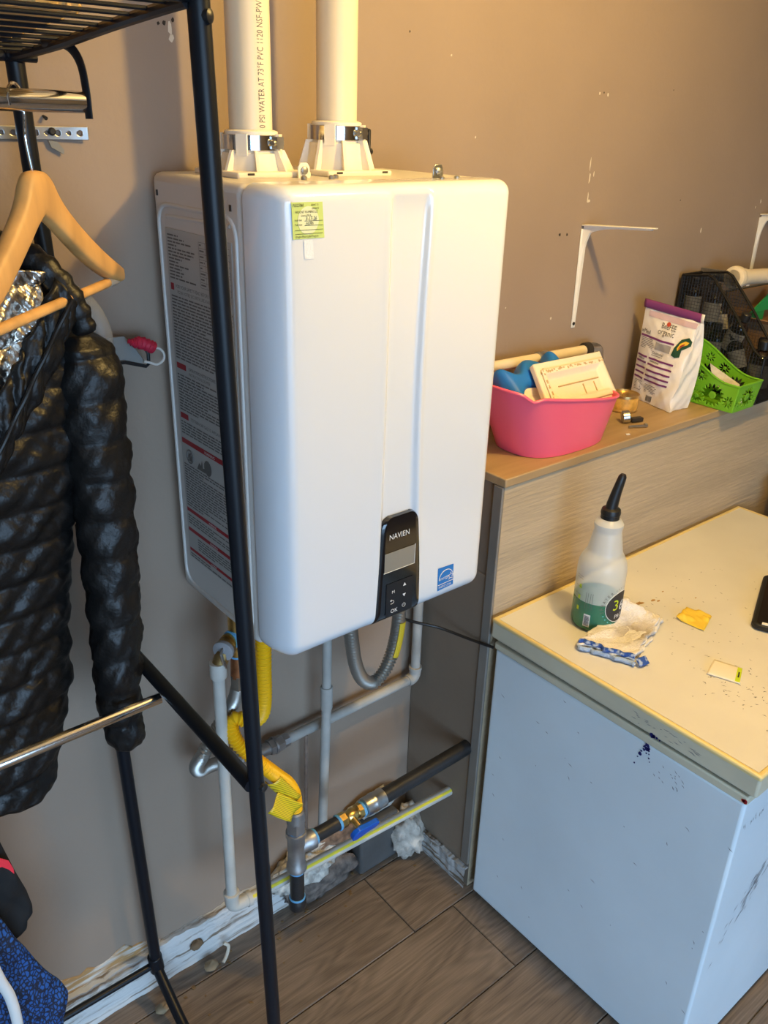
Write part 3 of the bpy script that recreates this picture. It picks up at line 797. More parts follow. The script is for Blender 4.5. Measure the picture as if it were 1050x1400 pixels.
# cold-water line: stainless flex from the valve to the grey wall pipe
wf = thing('flex_hose', (0.0, -0.10, 0.56), 'ribbed steel water hose curling behind the white drain pipe at left', 'hose')
b = MB(); P = corr(b, [(0.024,-0.149,0.80), (0.021,-0.138,0.765), (0.014,-0.118,0.725), (-0.014,-0.108,0.678), (-0.034,-0.106,0.645), (-0.040,-0.088,0.610), (-0.028,-0.072,0.580), (0.004,-0.056,0.564), (0.045,-0.046,0.548)], 0.0118, 0.0072, 0.0019)
b.build('ribbed_tube', M_ss, wf)
MB().tube([(0.024,-0.149,0.826), (0.024,-0.149,0.798)], 0.0142, 6).build('end_nut', M_steel, wf, angle=30); MB().tube([(0.040,-0.047,0.549), (0.072,-0.040,0.535)], 0.0135, 16).build('end_nut', M_steel, wf, angle=30)

# grey wall pipe: level run, corner elbow, riser
gp = thing('wall_pipe', (0.32, -0.034, 0.505), 'grey painted water pipe along the wall below the heater, turning up at the corner', 'pipe')
ZP, YPp = 0.517, -0.034
b = MB(); b.tube([(0.070, -0.040, 0.534), (0.118, -0.037, 0.523), (0.135, YPp, ZP)], 0.0105, 16); b.tube([(0.195, YPp, ZP), (0.550, YPp, ZP+0.002)], 0.0112, 18); b.build('level_run', M_pvcgrey, gp)
b = MB(); b.tube([(0.128, YPp, ZP), (0.150, YPp, ZP)], 0.0135, 16); b.tube([(0.150, YPp, ZP), (0.184, YPp, ZP)], 0.0175, 6); b.tube([(0.184, YPp, ZP), (0.198, YPp, ZP)], 0.0145, 8); b.tube([(0.162,YPp,ZP),(0.167,YPp,ZP)], 0.0188, 18)
b.build('union_nut', M_galv, gp, angle=30)
b = MB(); b.tube(spline([(0.535, YPp, ZP+0.002), (0.550, YPp, ZP+0.003), (0.558, YPp, ZP+0.014), (0.5585, YPp, ZP+0.032)], 5), 0.0140, 16); b.lathe([(0.0155,0),(0.0155,0.008)], (0.5585, YPp, ZP+0.026)); b.build('corner_elbow', M_pvcgrey, gp)
b = MB(); b.tube([(0.5585, YPp, ZP+0.03), (0.5585, YPp, 0.962)], 0.0112, 18); b.build('riser', M_pvcgrey, gp)

# thinner grey riser with socket
vp = thing('riser_pipe', (0.264, -0.075, 0.25), 'slim grey vertical pipe with a socket joint, in front of the level wall pipe', 'pipe')
b = MB(); b.tube([(0.2745, -0.075, 0.956), (0.2705, -0.075, 0.64)], 0.0100, 16); b.tube([(0.2705, -0.075, 0.60), (0.2580, -0.075, 0.245)], 0.0106, 16); b.build('pipe_barrel', M_pvcgrey, vp)
b = MB(); b.lathe([(0.0108, -0.008), (0.0130, 0), (0.0132, 0.052), (0.0118, 0.0535), (0.0106, 0.053)], (0.2700, -0.075, 0.592), (0.011, 0, 1), 20); b.build('socket', M_pvcgrey, vp)
b = MB(); b.tube([(0.2480, -0.030, 0.50), (0.2430, -0.030, 0.16)], 0.0045, 10); o = b.build('copper_tube', mat('copper_painted', (0.23, 0.16, 0.12, 1), 0.5, var=0.3, vscale=40), None, label='thin brownish copper tube on the wall behind the slim grey pipe', cat='pipe')

# looped flex with the yellow and blue label
lf = thing('looped_hose', (0.34, -0.15, 0.65), 'ribbed steel hose hanging in a loop under the control panel with yellow label', 'hose')
LP = [(0.262,-0.150,0.960), (0.270,-0.150,0.860), (0.278,-0.150,0.790), (0.288,-0.150,0.735), (0.306,-0.150,0.692), (0.334,-0.150,0.671), (0.362,-0.150,0.686), (0.383,-0.150,0.724), (0.395,-0.150,0.775), (0.398,-0.150,0.83), (0.396,-0.150,0.960)]
b = MB(); P = corr(b, LP, 0.0128, 0.0072, 0.0019, 16); b.build('ribbed_tube', M_ss, lf)
S = spline(LP, 10); i0 = min(range(len(S)), key=lambda i: (S[i]-Vector((0.381,-0.15,0.720))).length); i1 = min(range(len(S)), key=lambda i: (S[i]-Vector((0.397,-0.15,0.800))).length)
for nm, m, a0, a1 in (('yellow_label', M_yellow, 215, 300), ('navy_label', M_navy, 110, 215)):
    b = MB(); seg = S[i0:i1+1]
    def fn(u, v):
        k = v*(len(seg)-1); i = min(int(k), len(seg)-2); p = seg[i].lerp(seg[i+1], k-i); t = (seg[i+1]-seg[i]).normalized()
        n = Vector((0,1,0)); w_ = t.cross(n); a = math.radians(a0+(a1-a0)*u)
        return p+(w_*math.cos(a)+n*math.sin(a))*0.0146
    b.grid(fn, 8, 20); b.build(nm, m, lf, solid=0.0005)

# gas line
GY = -0.200; GX = 0.106; GZ = 0.403
gl = thing('gas_line', (0.33, GY, 0.23), 'black iron gas line with tee, brass valve and yellow flexible hose', 'pipe')
b = MB(); YF = [(0.052,-0.196,0.958), (0.049,-0.198,0.900), (0.047,-0.199,0.850), (0.046,-0.198,0.790), (0.043,-0.190,0.752), (0.030,-0.175,0.736), (0.010,-0.160,0.742), (0.000,-0.158,0.728), (0.004,-0.168,0.698), (0.022,-0.186,0.668), (0.044,-0.197,0.638), (0.068,-0.200,0.605), (0.090,-0.200,0.574), (0.103,-0.200,0.540), (0.106,-0.200,0.498)]
P = corr(b, YF, 0.0128, 0.0072, 0.0017, 16); b.build('yellow_hose', M_yflex, gl)
b = MB()
b.lathe([(0.0145, 0.088), (0.0175, 0.085), (0.0185, 0.072), (0.0185, 0.060)], (GX, GY, 0.412), seg=18); b.lathe([(0.0195, 0.036), (0.0195, 0.062)], (GX, GY, 0.412), seg=6)
b.build('union_nut', M_galv, gl, angle=30)
for z in (0.4465, 0.338, 0.2630): MB().lathe([(0.0165, 0), (0.0172, 0.002), (0.0165, 0.005)], (GX, GY, z), seg=18).build('thread_tape', M_teflon, gl)
for x in (0.146, 0.207, 0.269): MB().lathe([(0.0165, 0), (0.0175, 0.002), (0.0165, 0.006)], (x, GY, GZ), (1,0,0), 18).build('thread_tape', M_teflon, gl)
b = MB(); b.lathe([(0.0165,0),(0.0205,0.001),(0.0205,0.012),(0.0178,0.016),(0.0178,0.084),(0.0205,0.088),(0.0205,0.100),(0.0165,0.101)], (GX, GY, 0.345), seg=22)
b.lathe([(0.0165, 0.006), (0.0178, 0.022), (0.0205, 0.026), (0.0205, 0.040), (0.0150, 0.041)], (GX, GY, GZ-0.002), (1,0,0), 22); b.build('tee_fitting', M_galv, gl)
b = MB(); cyl(b, (GX, GY, 0.350), (GX, GY, 0.245), 0.0150, 18); cyl(b, (0.148, GY, GZ), (0.214, GY, GZ), 0.0148, 18); b.build('iron_nipple', M_ironblack, gl)
b = MB(); b.lathe([(0.0170,0),(0.0185,0.003),(0.0185,0.024),(0.0165,0.027),(0.0165,0.030)], (GX, GY, 0.237), seg=18); b.build('drip_cap', M_ironblack, gl)
vb = MB(); vb.lathe([(0.0165,0),(0.0165,0.014)], (0.213, GY, GZ), (1,0,0), 8); vb.lathe([(0.0145,0.014),(0.0118,0.020),(0.0145,0.026),(0.0150,0.036),(0.0118,0.044),(0.0145,0.048)], (0.213, GY, GZ), (1,0,0), 20); vb.lathe([(0.0165,0.046),(0.0165,0.058)], (0.213, GY, GZ), (1,0,0), 8)
vb.lathe([(0.0075, 0), (0.0075, 0.020)], (0.241, GY-0.010, GZ), (0.1,-0.9,-0.35), 12)
vv = vb.build('gas_valve', M_brass, gl, angle=30)
# blue quarter-turn handle, lying along the pipe in front of it
def hp(s, t, o): return Vector((0.2440, GY, GZ-0.010))+Vector((1,0,0))*s*1.25+Vector((0,-0.36,0.93))*t+Vector((0,-0.93,-0.36))*o
out = [(-0.013,-0.008),(-0.010,-0.014),(-0.003,-0.017),(0.006,-0.015),(0.018,-0.010),(0.036,-0.008),(0.041,-0.003),(0.041,0.004),(0.036,0.008),(0.020,0.009),(0.006,0.012),(-0.004,0.013),(-0.011,0.008),(-0.014,0.0)]
b = MB().prism([hp(s, t*1.35-0.006, 0.024) for s, t in out], hp(0,0,0.036)-hp(0,0,0.024)); b.lathe([(0.006, 0), (0.006, 0.004)], hp(0,-0.004,0.032), hp(0,0,1)-hp(0,0,0), 10)
b.build('valve_handle', M_bluehandle, vv, bevel=0.004, seg=3)
b = MB(); b.lathe([(0.0165,0),(0.0205,0.001),(0.0205,0.022),(0.0215,0.024),(0.0215,0.030),(0.0205,0.032),(0.0205,0.052),(0.0165,0.053)], (0.276, GY, GZ+0.001), (1,0,0), 24); b.build('coupling', M_steel, gl)
b = MB(); b.tube([(0.326, GY, GZ+0.001), (XL+0.006, -0.203, GZ+0.011)], 0.0172, 22); b.build('black_pipe', M_ironblack, gl)
# yellow ribbed tag sheets wrapped on the hose
tg = MB()
def tagfn(u, v):
    p = Vector((0.036, -0.222, 0.560)).lerp(Vector((0.084, -0.225, 0.512)), v); q = Vector((0.030, 0.006, 0.026))
    return p+q*(u-0.2)+Vector((0, -0.004*math.sin(u*5+v*3), 0))
tg.grid(tagfn, 8, 10)
def tagfn2(u, v):
    p = Vector((0.064, -0.214, 0.612)).lerp(Vector((0.108, -0.214, 0.540)), v); a = math.radians(60+150*u)
    return p+Vector((0.017*math.cos(a)-0.006, -0.0135*math.sin(a)+0.012, 0.008*math.cos(a)))
tg.grid(tagfn2, 10, 10)
m = mat('yellow_tag', (0.80, 0.60, 0.02, 1), 0.45); nt = m.node_tree
wv = nt.nodes.new('ShaderNodeTexWave'); wv.inputs['Scale'].default_value = 130; wv.bands_direction = 'DIAGONAL'; tc = nt.nodes.new('ShaderNodeTexCoord'); nt.links.new(tc.outputs['Object'], wv.inputs['Vector'])
rp = nt.nodes.new('ShaderNodeValToRGB'); rp.color_ramp.elements[0].color = (0.40, 0.26, 0.01, 1); rp.color_ramp.elements[0].position = 0.18; rp.color_ramp.elements[1].color = (0.82, 0.60, 0.015, 1); rp.color_ramp.elements[1].position = 0.42
nt.links.new(wv.outputs[0], rp.inputs[0]); nt.links.new(rp.outputs[0], nt.nodes['Principled BSDF'].inputs['Base Color'])
tg.build('warning_tag', m, gl, solid=0.0008)

# black cable
b = MB().tube(spline([(0.405,-0.14,0.955), (0.418,-0.13,0.86), (0.440,-0.11,0.775), (0.4750, -0.1027, 0.7423), (0.5300, -0.1332, 0.7201), (0.5620, -0.1925, 0.7104), (0.5685, -0.2342, 0.7151), (0.5745,-0.255,0.716)], 6), 0.0034, 8)
b.build('cable', M_blackpl, None, label='thin black cable running from under the heater to the freezer corner', cat='cable')

# corner clutter
b = MB()
b.box((0.388, -0.056, 0.0005), (0.508, -0.0008, 0.152)); o = b.build('floor_box', M_boxgrey, None, bevel=0.008, seg=3, label='small dark grey painted box on the floor against the wall', cat='box')
def lump(c, rad, sq, seed, name, m, n=22, amp=0.3, parent=None, **kw):
    bb = MB(); c = Vector(c)
    def fn(u, v):
        a = 2*math.pi*u; t = math.pi*(v-0.5)
        d = Vector((math.cos(a)*math.cos(t), math.sin(a)*math.cos(t), math.sin(t)))
        k = 1+amp*(0.5*noise2(d.x*2.2+d.z*1.1, d.y*2.2-d.z, seed)+0.20*noise2(d.x*4+d.z*3, d.y*4-d.z*3, seed+2))
        p = c+Vector((d.x*sq[0], d.y*sq[1], d.z*sq[2]))*rad*k
        p.z = max(p.z, 0.0006 if c.z < 0.3 else -9); p.y = min(p.y, -0.0012); return p
    bb.grid(fn, n, n, cu=True)
    return bb.build(name, m, parent, angle=180, **kw)
lump((0.535, -0.060, 0.066), 0.046, (0.95, 1.0, 1.5), 2, 'insulation_clump', M_fluff, 30, 0.36, label='crumpled grey insulation clump in the floor corner by the low wall', cat='debris')
lump((0.235, -0.040, 0.128), 0.055, (1.5, 0.65, 0.75), 5, 'plaster_lump', M_plaster, 30, 0.42, label='broken white plaster lump behind the gas tee', cat='debris')
lump((0.320, -0.026, 0.150), 0.05, (1.3, 0.45, 0.7), 9, 'plaster_crumble', mat('brick_dust', (0.22, 0.13, 0.08, 1), 0.95, var=0.5, vscale=50, bump=1.0, bscale=60), 26, 0.4, label='brown crumbling plaster at wall foot beside the white plaster lump', cat='debris')
lump((0.45, -0.026, 0.185), 0.05, (1.5, 0.45, 0.5), 14, 'plaster_ridge', M_plaster, 26, 0.4, label='flaked plaster ridge above the dark grey floor box', cat='debris')
lump((0.285, -0.030, 0.045), 0.06, (1.7, 0.42, 0.8), 17, 'plaster_rubble', mat('plaster_dark', (0.16, 0.13, 0.11, 1), 0.95, var=0.5, vscale=50, bump=1.0), 26, 0.35, label='dark crumbled wall foot left of the grey floor box', cat='debris')
lump((-0.028, -0.052, 0.012), 0.013, (1.2, 1, 0.6), 21, 'wood_scrap', mat('scrap_tan', (0.30, 0.22, 0.13, 1), 0.8), 14, 0.3, label='tan scrap of wood on the floor by the baseboard, nearer the white pipe elbow', cat='debris')
b = MB().tube(spline([(-0.002,-0.060,0.008), (0.012,-0.052,0.014), (0.020,-0.046,0.030), (0.012,-0.040,0.040)], 4), 0.004, 8); b.build('paper_curl', M_chip, None, label='curled pale paint flake beside the baseboard', cat='debris')
lump((-0.045, -0.024, 0.062), 0.012, (1.2, .7, 0.9), 23, 'baseboard_knot', mat('scrap_brown', (0.17, 0.11, 0.06, 1), 0.8), 14, 0.3, label='brown chunk stuck on the peeling baseboard', cat='debris')
lump((-0.155, -0.075, 0.008), 0.012, (1.4, 1, 0.6), 25, 'plaster_scrap', MATS['scrap_tan'], 14, 0.3, label='tan scrap on the floor behind the rack foot', cat='debris')
b = MB(); rg = random.Random(8)
for k in range(46):
    x, y = rg.uniform(-0.15, 0.56), -0.03-abs(rg.gauss(0, 0.07)); s = rg.uniform(0.0012, 0.0035)
    b.obox((x, y, s*0.4+0.0004), (s, s*rg.uniform(-.5,.5), 0), (-s*.3, s*.8, 0), (0, 0, s*0.4))
b.build('floor_crumbs', M_dirt, None, kind='stuff', label='scattered dirt crumbs on the planks along the wall', cat='debris')

# ================================================================ CHEST FREEZER
FX0, FX1, FY0, FY1 = 0.5745, 1.522, -0.262, -0.830
fz = thing('chest_freezer', ((FX0+FX1)/2, (FY0+FY1)/2, 0.0), 'old white chest freezer with yellowed lid standing against the low wall', 'freezer')
b = MB().box((FX0, FY1, 0.012), (FX1, FY0, 0.718)); b.build('body', M_freezer, fz, bevel=0.006, seg=3)
for x, y in ((FX0+0.05, FY1+0.05), (FX1-0.05, FY1+0.05), (FX0+0.05, FY0-0.05), (FX1-0.05, FY0-0.05)):
    MB().lathe([(0.022, 0.0), (0.024, 0.004), (0.018, 0.014)], (x, y, 0.0002)).build('foot', M_blackpl, fz)
def ring(b, x0, x1, y0, y1, z0, z1, t):
    b.box((x0, y0, z0), (x0+t, y1, z1)); b.box((x1-t, y0, z0), (x1, y1, z1)); b.box((x0+t, y0, z0), (x1-t, y0+t, z1)); b.box((x0+t, y1-t, z0), (x1-t, y1, z1))
def frame(x0, x1, y0, y1, z0, z1, t):
    """a rectangular band as one connected mesh"""
    b = MB(); o = [(x0,y0),(x1,y0),(x1,y1),(x0,y1)]; i = [(x0+t,y0+t),(x1-t,y0+t),(x1-t,y1-t),(x0+t,y1-t)]
    vs = [(x,y,z0) for x,y in o]+[(x,y,z1) for x,y in o]+[(x,y,z0) for x,y in i]+[(x,y,z1) for x,y in i]
    fs = []
    for k in range(4):
        n = (k+1) % 4
        fs += [(k,n,4+n,4+k), (8+n,8+k,12+k,12+n), (4+k,4+n,12+n,12+k), (n,k,8+k,8+n)]
    return b.add(vs, fs)
frame(FX0-0.0025, FX1+0.002, FY1-0.0025, FY0+0.002, 0.7175, 0.7345, 0.03).build('body_trim', M_lidside, fz, bevel=0.003)
MB().box((FX0+0.006, FY1+0.006, 0.733), (FX1-0.006, FY0-0.006, 0.744)).build('gasket', M_gasket, fz)
LX0, LX1, LY0, LY1 = 0.5685, 1.531, -0.845, -0.250
lid = MB().box((LX0, LY0, 0.7425), (LX1, LY1, 0.7860)).build('lid', M_lidside, fz, bevel=0.005, seg=3)
MB().box((LX0+0.010, LY0+0.010, 0.784), (LX1-0.010, LY1-0.010, 0.7878)).build('lid_panel', M_lidtop, lid)
frame(LX0-0.0005, LX1+0.0005, LY0-0.0005, LY1+0.0005, 0.7780, 0.7888, 0.011).build('lid_rim', M_lidyel, lid, bevel=0.004, seg=3)
# ink splash, red dot and scuffs
def splat(pts, x, off, jit, seed):
    b = MB(); rg = random.Random(seed)
    for y, z, r in pts:
        n = 9; b.prism([(x-off, y+r*math.cos(2*math.pi*k/n)*rg.uniform(1-jit, 1), z+r*math.sin(2*math.pi*k/n)*rg.uniform(1-jit, 1)) for k in range(n)], (off*0.9, 0, 0))
    return b
inkpts = [(-0.6394,0.7143,0.0060),(-0.6400,0.7061,0.0054),(-0.6438,0.7086,0.0042),(-0.6350,0.7011,0.0034),(-0.6300,0.6949,0.0031),(-0.6288,0.6874,0.0048),(-0.6462,0.6974,0.0019),(-0.6475,0.6886,0.0024),(-0.6500,0.6824,0.0014),(-0.6406,0.6961,0.0022),(-0.6331,0.7067,0.0017),(-0.6250,0.6786,0.0019),(-0.6212,0.6611,0.0020),(-0.6450,0.7036,0.0024),(-0.6356,0.7086,0.0036)]
splat(inkpts, FX0, 0.0006, 0.5, 3).build('ink_stain', M_inkblue, fz, kind='stuff', flatshade=True)
splat([(-0.648,0.7440,.0060),(-0.652,0.7455,.0045),(-0.658,0.7450,.0030),(-0.664,0.7435,.002)], LX0, 0.0006, 0.4, 5).build('lid_ink_stain', M_inkblue, fz, kind='stuff', flatshade=True)
splat([(-0.8285,0.7250,.0050),(-0.8255,0.7250,.004)], FX0-0.0025, 0.0006, 0.3, 6).build('red_dot', mat('red_paint', (0.35, 0.01, 0.015, 1), 0.5), fz, flatshade=True)
b = MB(); rg = random.Random(5)
def scratch(b, P, Q, wv, nrm):
    P, Q, N = Vector(P), Vector(Q), Vector(nrm); d = (Q-P); t = d.cross(N).normalized()*wv
    k = P.lerp(Q, 0.5)+t*rg.uniform(-2, 2)
    b.add([P, k-t, Q, k+t], [(0,1,2,3)])
for k in range(34):
    y, z = rg.uniform(-0.82, -0.28), rg.uniform(0.05, 0.70); a = rg.uniform(0.3, 1.4); l = abs(rg.gauss(0.006, 0.005))+0.002
    scratch(b, (FX0-0.0004, y, z), (FX0-0.0004, y-l*math.cos(a), z-l*math.sin(a)*0.7), 0.0008, (1,0,0))
for k in range(16):
    y, z = -0.69-rg.uniform(-0.02, 0.03), 0.69+rg.uniform(-0.03, 0.01); l = rg.uniform(0.004, 0.012)
    scratch(b, (FX0-0.0004, y, z), (FX0-0.0004, y-l*0.7, z-l*0.6), 0.0007, (1,0,0))
for k in range(26):
    y, z = rg.uniform(-0.75, -0.60), rg.uniform(0.752, 0.772); l = rg.uniform(0.004, 0.016)
    scratch(b, (LX0-0.0005, y, z), (LX0-0.0005, y-l, z+rg.uniform(-.3,.3)*l), 0.0006, (1,0,0))
for k in range(60):
    x, z = FX0+rg.gauss(0.13, 0.035), rg.gauss(0.43, 0.025)-0.0; z += (x-FX0-0.13)*1.1; l = rg.uniform(0.01, 0.03)
    scratch(b, (x, FY1-0.0005, z), (x+l*0.6, FY1-0.0005, z+l*0.6), 0.0010, (0,1,0))
for k in range(14):
    x, z = FX0+rg.uniform(0.01, 0.09), 0.665+rg.uniform(-0.006, 0.006); l = rg.uniform(0.006, 0.014)
    scratch(b, (x, FY1-0.0005, z), (x+l*0.2, FY1-0.0005, z-l), 0.0007, (0,1,0))
b.build('scuff_mark', M_scuff, fz, kind='stuff', flatshade=True)
b = MB(); ZL = 0.7883
for cx, cy, sx, sy, n, l in ((0.80,-0.66,0.05,0.04,34,.010), (0.755,-0.73,0.025,0.05,40,.010), (0.95,-0.45,0.10,0.09,30,.010), (0.84,-0.55,0.07,0.05,26,.008), (1.05,-0.55,0.2,0.15,30,.007), (0.80,-0.80,0.09,0.02,20,.012)):
    for k in range(n):
        x, y = rg.gauss(cx, sx), rg.gauss(cy, sy); a = rg.uniform(0, 3.1); q = rg.uniform(0.3, 1)*l
        if LX0+0.02 < x < LX1-0.02 and LY0+0.02 < y < LY1-0.02: scratch(b, (x, y, ZL), (x+q*math.cos(a), y+q*math.sin(a), ZL), 0.0005+0.0006*rg.random(), (0,0,1))
b.build('lid_scratch', M_scuff, fz, kind='stuff', flatshade=True)
b = MB()
for x, y, r in ((0.905,-0.41,.007),(0.912,-0.418,.005),(0.875,-0.402,.006),(0.868,-0.398,.009),(0.858,-0.400,.006),(0.955,-0.400,.003),(0.99,-0.46,.003),(0.665,-0.418,.006),(0.672,-0.425,.004)):
    n = 10; b.prism([(x+1.3*r*math.cos(2*math.pi*k/n)*rg.uniform(.6,1), y+.6*r*math.sin(2*math.pi*k/n)*rg.uniform(.6,1), 0.7879) for k in range(n)], (0,0,0.0004))
b.build('lid_stain', mat('rust_stain', (0.42, 0.25, 0.09, 1), 0.7), fz, kind='stuff', flatshade=True)

# ---- things on the freezer
BX, BY, BZ = 0.7287, -0.387, 0.7890
sb = thing('spray_bottle', (BX, BY, BZ), 'milky spray bottle part filled with green liquid, black spout, on the freezer lid', 'bottle')
prof = [(0.0, 0.0), (0.040, 0.0), (0.0470, 0.003), (0.0490, 0.010), (0.0490, 0.0665), (0.0490, 0.128), (0.0480, 0.140), (0.0440, 0.152), (0.0385, 0.161), (0.0355, 0.166)]
for i in range(6): prof += [(0.0345-i*0.0012, 0.170+i*0.007), (0.0335-i*0.0012, 0.1735+i*0.007)]
prof += [(0.0268, 0.213), (0.0272, 0.217), (0.0285, 0.222), (0.0285, 0.228), (0.0225, 0.236), (0.0165, 0.240)]
o = MB().lathe(prof, (BX, BY, BZ), seg=40, caps=False).build('bottle_body', [M_milk, M_wet], sb)
for p in o.data.polygons:
    if p.center.z < 0.066: p.material_index = 1
MB().lathe([(0.0, 0.002), (0.040, 0.002), (0.0465, 0.005), (0.0483, 0.011), (0.0483, 0.066), (0.0, 0.0662)], (BX, BY, BZ), seg=40, caps=False).build('liquid', M_liquid, sb)
MB().lathe([(0.0165, 0.236), (0.0185, 0.238), (0.0185, 0.247), (0.0195, 0.248), (0.0195, 0.252), (0.0180, 0.258), (0.0120, 0.262)], (BX, BY, BZ), seg=28).build('cap', M_blackpl, sb)
ux = Vector((0.766, -0.643, 0))
sp = [Vector((BX, BY, BZ+0.256)), Vector((BX, BY, BZ+0.270))+ux*0.001, Vector((BX, BY, BZ+0.293))+ux*0.005, Vector((BX, BY, BZ+0.312))+ux*0.009, Vector((BX, BY, BZ+0.326))+ux*0.012, Vector((BX, BY, BZ+0.331))+ux*0.013]
MB().tube(sp, [0.0140, 0.0130, 0.0112, 0.0100, 0.0088, 0.0055], 16, flat=0.85).build('spout', M_blackpl, sb)
def onb(th, z, o=0.0003):
    a = math.radians(-146.3+th); return Vector((BX+(0.0490+o)*math.cos(a), BY+(0.0490+o)*math.sin(a), BZ+z))
dg_ = 180/math.pi/0.049
b = MB(); b.poly([onb(62+0.034*math.cos(2*math.pi*k/36)*dg_, 0.060+0.034*math.sin(2*math.pi*k/36)) for k in range(36)])
rim = [onb(62+0.0345*math.cos(2*math.pi*k/36)*dg_, 0.060+0.0345*math.sin(2*math.pi*k/36), 0.0004) for k in range(37)]
b2 = MB()
c0 = onb(62, 0.060, 0.0006)
def disc(u, v):
    r = 0.034*v; return onb(62+r*math.cos(2*math.pi*u)*dg_, 0.060+r*math.sin(2*math.pi*u), 0.0006)
MB().grid(disc, 32, 6, cu=True).build('round_label', M_ink, sb)
MB().tube(rim, 0.0007, 5).build('label_ring', M_printw, sb)
b = MB(); b.text('3', 0.034, lambda x, y: onb(62+(x-0.020)*dg_, 0.054+y, 0.0010)); b.build('label_numeral', M_limeprint, sb, flatshade=True)
b = MB(); b.text('60', 0.034, lambda x, y: onb(62+(x-0.002)*dg_, 0.050+y, 0.0010)); b.text('PRO', 0.013, lambda x, y: onb(62+(x-0.012)*dg_, 0.034+y, 0.0010)); b.build('label_lettering', M_printw, sb, flatshade=True)
b = MB()
for i, ch in enumerate('SPRAYER'):
    a = math.radians(196-i*11)
    b.text(ch, 0.0095, lambda x, y, a=a: onb(62+(0.0385*math.cos(a)+x*math.sin(a)+y*math.cos(a))*dg_, 0.060+0.0385*math.sin(a)-x*math.cos(a)+y*math.sin(a), 0.0006))
for i in range(5):
    a = math.radians(115-i*9); b.text('*', 0.008, lambda x, y, a=a: onb(62+(0.0385*math.cos(a)+x)*dg_, 0.060+0.0385*math.sin(a)+y, 0.0006))
for z0 in (0.118, 0.113, 0.094, 0.077): b.text('- fill to line', 0.0045, lambda x, y: onb(-64+x*dg_, z0+y, 0.0006))
for th in (-27, -22, -16, -11): b.add([onb(th, 0.052, .0006), onb(th+0.8, 0.052, .0006), onb(th+0.8, 0.090, .0006), onb(th, 0.090, .0006)], [(0,1,2,3)])
b.build('body_print', M_inkgrey, sb, flatshade=True)
b = MB()
for i in range(6):
    a = math.radians(205+i*13); b.poly([onb(62+(0.041*math.cos(a)+0.0018*math.cos(q))*dg_, 0.060+0.041*math.sin(a)+0.0018*math.sin(q), 0.0006) for q in (0, 1.57, 3.14, 4.71)])
b.build('label_dots', mat('cyan_print', (0.10, 0.5, 0.5, 1), 0.5), sb, flatshade=True, kind='stuff')
for z in (0.092, 0.068, 0.043):
    MB().add([onb(-50, z, .0006), onb(-43, z, .0006), onb(-43, z+0.009, .0006), onb(-50, z+0.009, .0006)], [(0,1,2,3)]).build('level_mark', M_limeprint, sb, flatshade=True)
b = MB(); b.add([onb(-26, 0.013, .0006), onb(-10, 0.013, .0006), onb(-10, 0.041, .0006), onb(-26, 0.041, .0006)], [(0,1,2,3)])
bc = b.build('barcode_patch', M_printw, sb, flatshade=True)
b = MB()
for k in range(11):
    z = 0.0155+k*0.0021; b.add([onb(-24, z, .001), onb(-12, z, .001), onb(-12, z+0.0006+0.0008*rg.random(), .001), onb(-24, z+0.0012, .001)], [(0,1,2,3)])
b.build('barcode_lines', M_ink, sb, flatshade=True, kind='stuff')

# rag
RA, RBk, RC, RD = Vector((0.624,-0.428)), Vector((0.792,-0.408)), Vector((0.838,-0.478)), Vector((0.664,-0.530))
rag = thing('cleaning_rag', (0.73, -0.465, 0.789), 'folded white terry rag, grimy in the middle with blue hem, beside the spray bottle', 'rag')
def ragpt(u, v, z0, grow, sd):
    P = (RA*(1-u)+RBk*u)*(1-v)+(RD*(1-u)+RC*u)*v; c = Vector((0.73,-0.462)); P = c+(P-c)*grow
    e = min(u, 1-u, v, 1-v)
    h = z0+0.0030*noise2(u*3.2, v*3.0, sd)*min(1, e*6)+0.0007*noise2(u*9, v*8, sd+3)
    h += 0.026*math.exp(-(((u-0.98)/0.30)**2+((v-0.05)/0.35)**2))*(1 if z0 > 0.012 else 0.25)
    h += 0.007*math.exp(-((u-0.88-0.05*math.sin(v*4))/0.07)**2)*(1 if z0 > 0.012 else 0.4)
    h -= 0.010*math.exp(-(((u-0.5)/0.25)**2+((v-0.6)/0.3)**2))*(1 if z0 > 0.012 else 0)
    P = P+Vector((0.004*noise2(v*5, u*2, sd), 0.004*noise2(u*6, v*2, sd+1)))*(1-min(1, e*8)*0.5)
    return Vector((P.x, P.y, 0.7895+max(0.0015, h)))
MB().grid(lambda u, v: ragpt(u, v, 0.0035, 1.03, 1.0), 46, 30).build('under_fold', M_rag, rag, solid=0.004)
MB().grid(lambda u, v: ragpt(u, v, 0.011, 1.0, 2.0), 50, 34).build('middle_fold', M_rag, rag, solid=0.005)
m = mat('terry_top', (0.80, 0.76, 0.69, 1), 0.95, sheen=0.3); nt = m.node_tree
tc = nt.nodes.new('ShaderNodeTexCoord'); vs_ = nt.nodes.new('ShaderNodeVectorMath'); vs_.operation = 'DISTANCE'; vs_.inputs[1].default_value = (0.010, -0.020, 0.018)
nz = nt.nodes.new('ShaderNodeTexNoise'); nz.inputs['Scale'].default_value = 55; nz.inputs['Detail'].default_value = 5
ad = nt.nodes.new('ShaderNodeMath'); ad.operation = 'MULTIPLY_ADD'; ad.inputs[1].default_value = 0.05
rp = nt.nodes.new('ShaderNodeValToRGB'); rp.color_ramp.elements[0].position = 0.035; rp.color_ramp.elements[0].color = (0.40, 0.33, 0.24, 1); rp.color_ramp.elements[1].position = 0.085; rp.color_ramp.elements[1].color = (0.80, 0.76, 0.70, 1)
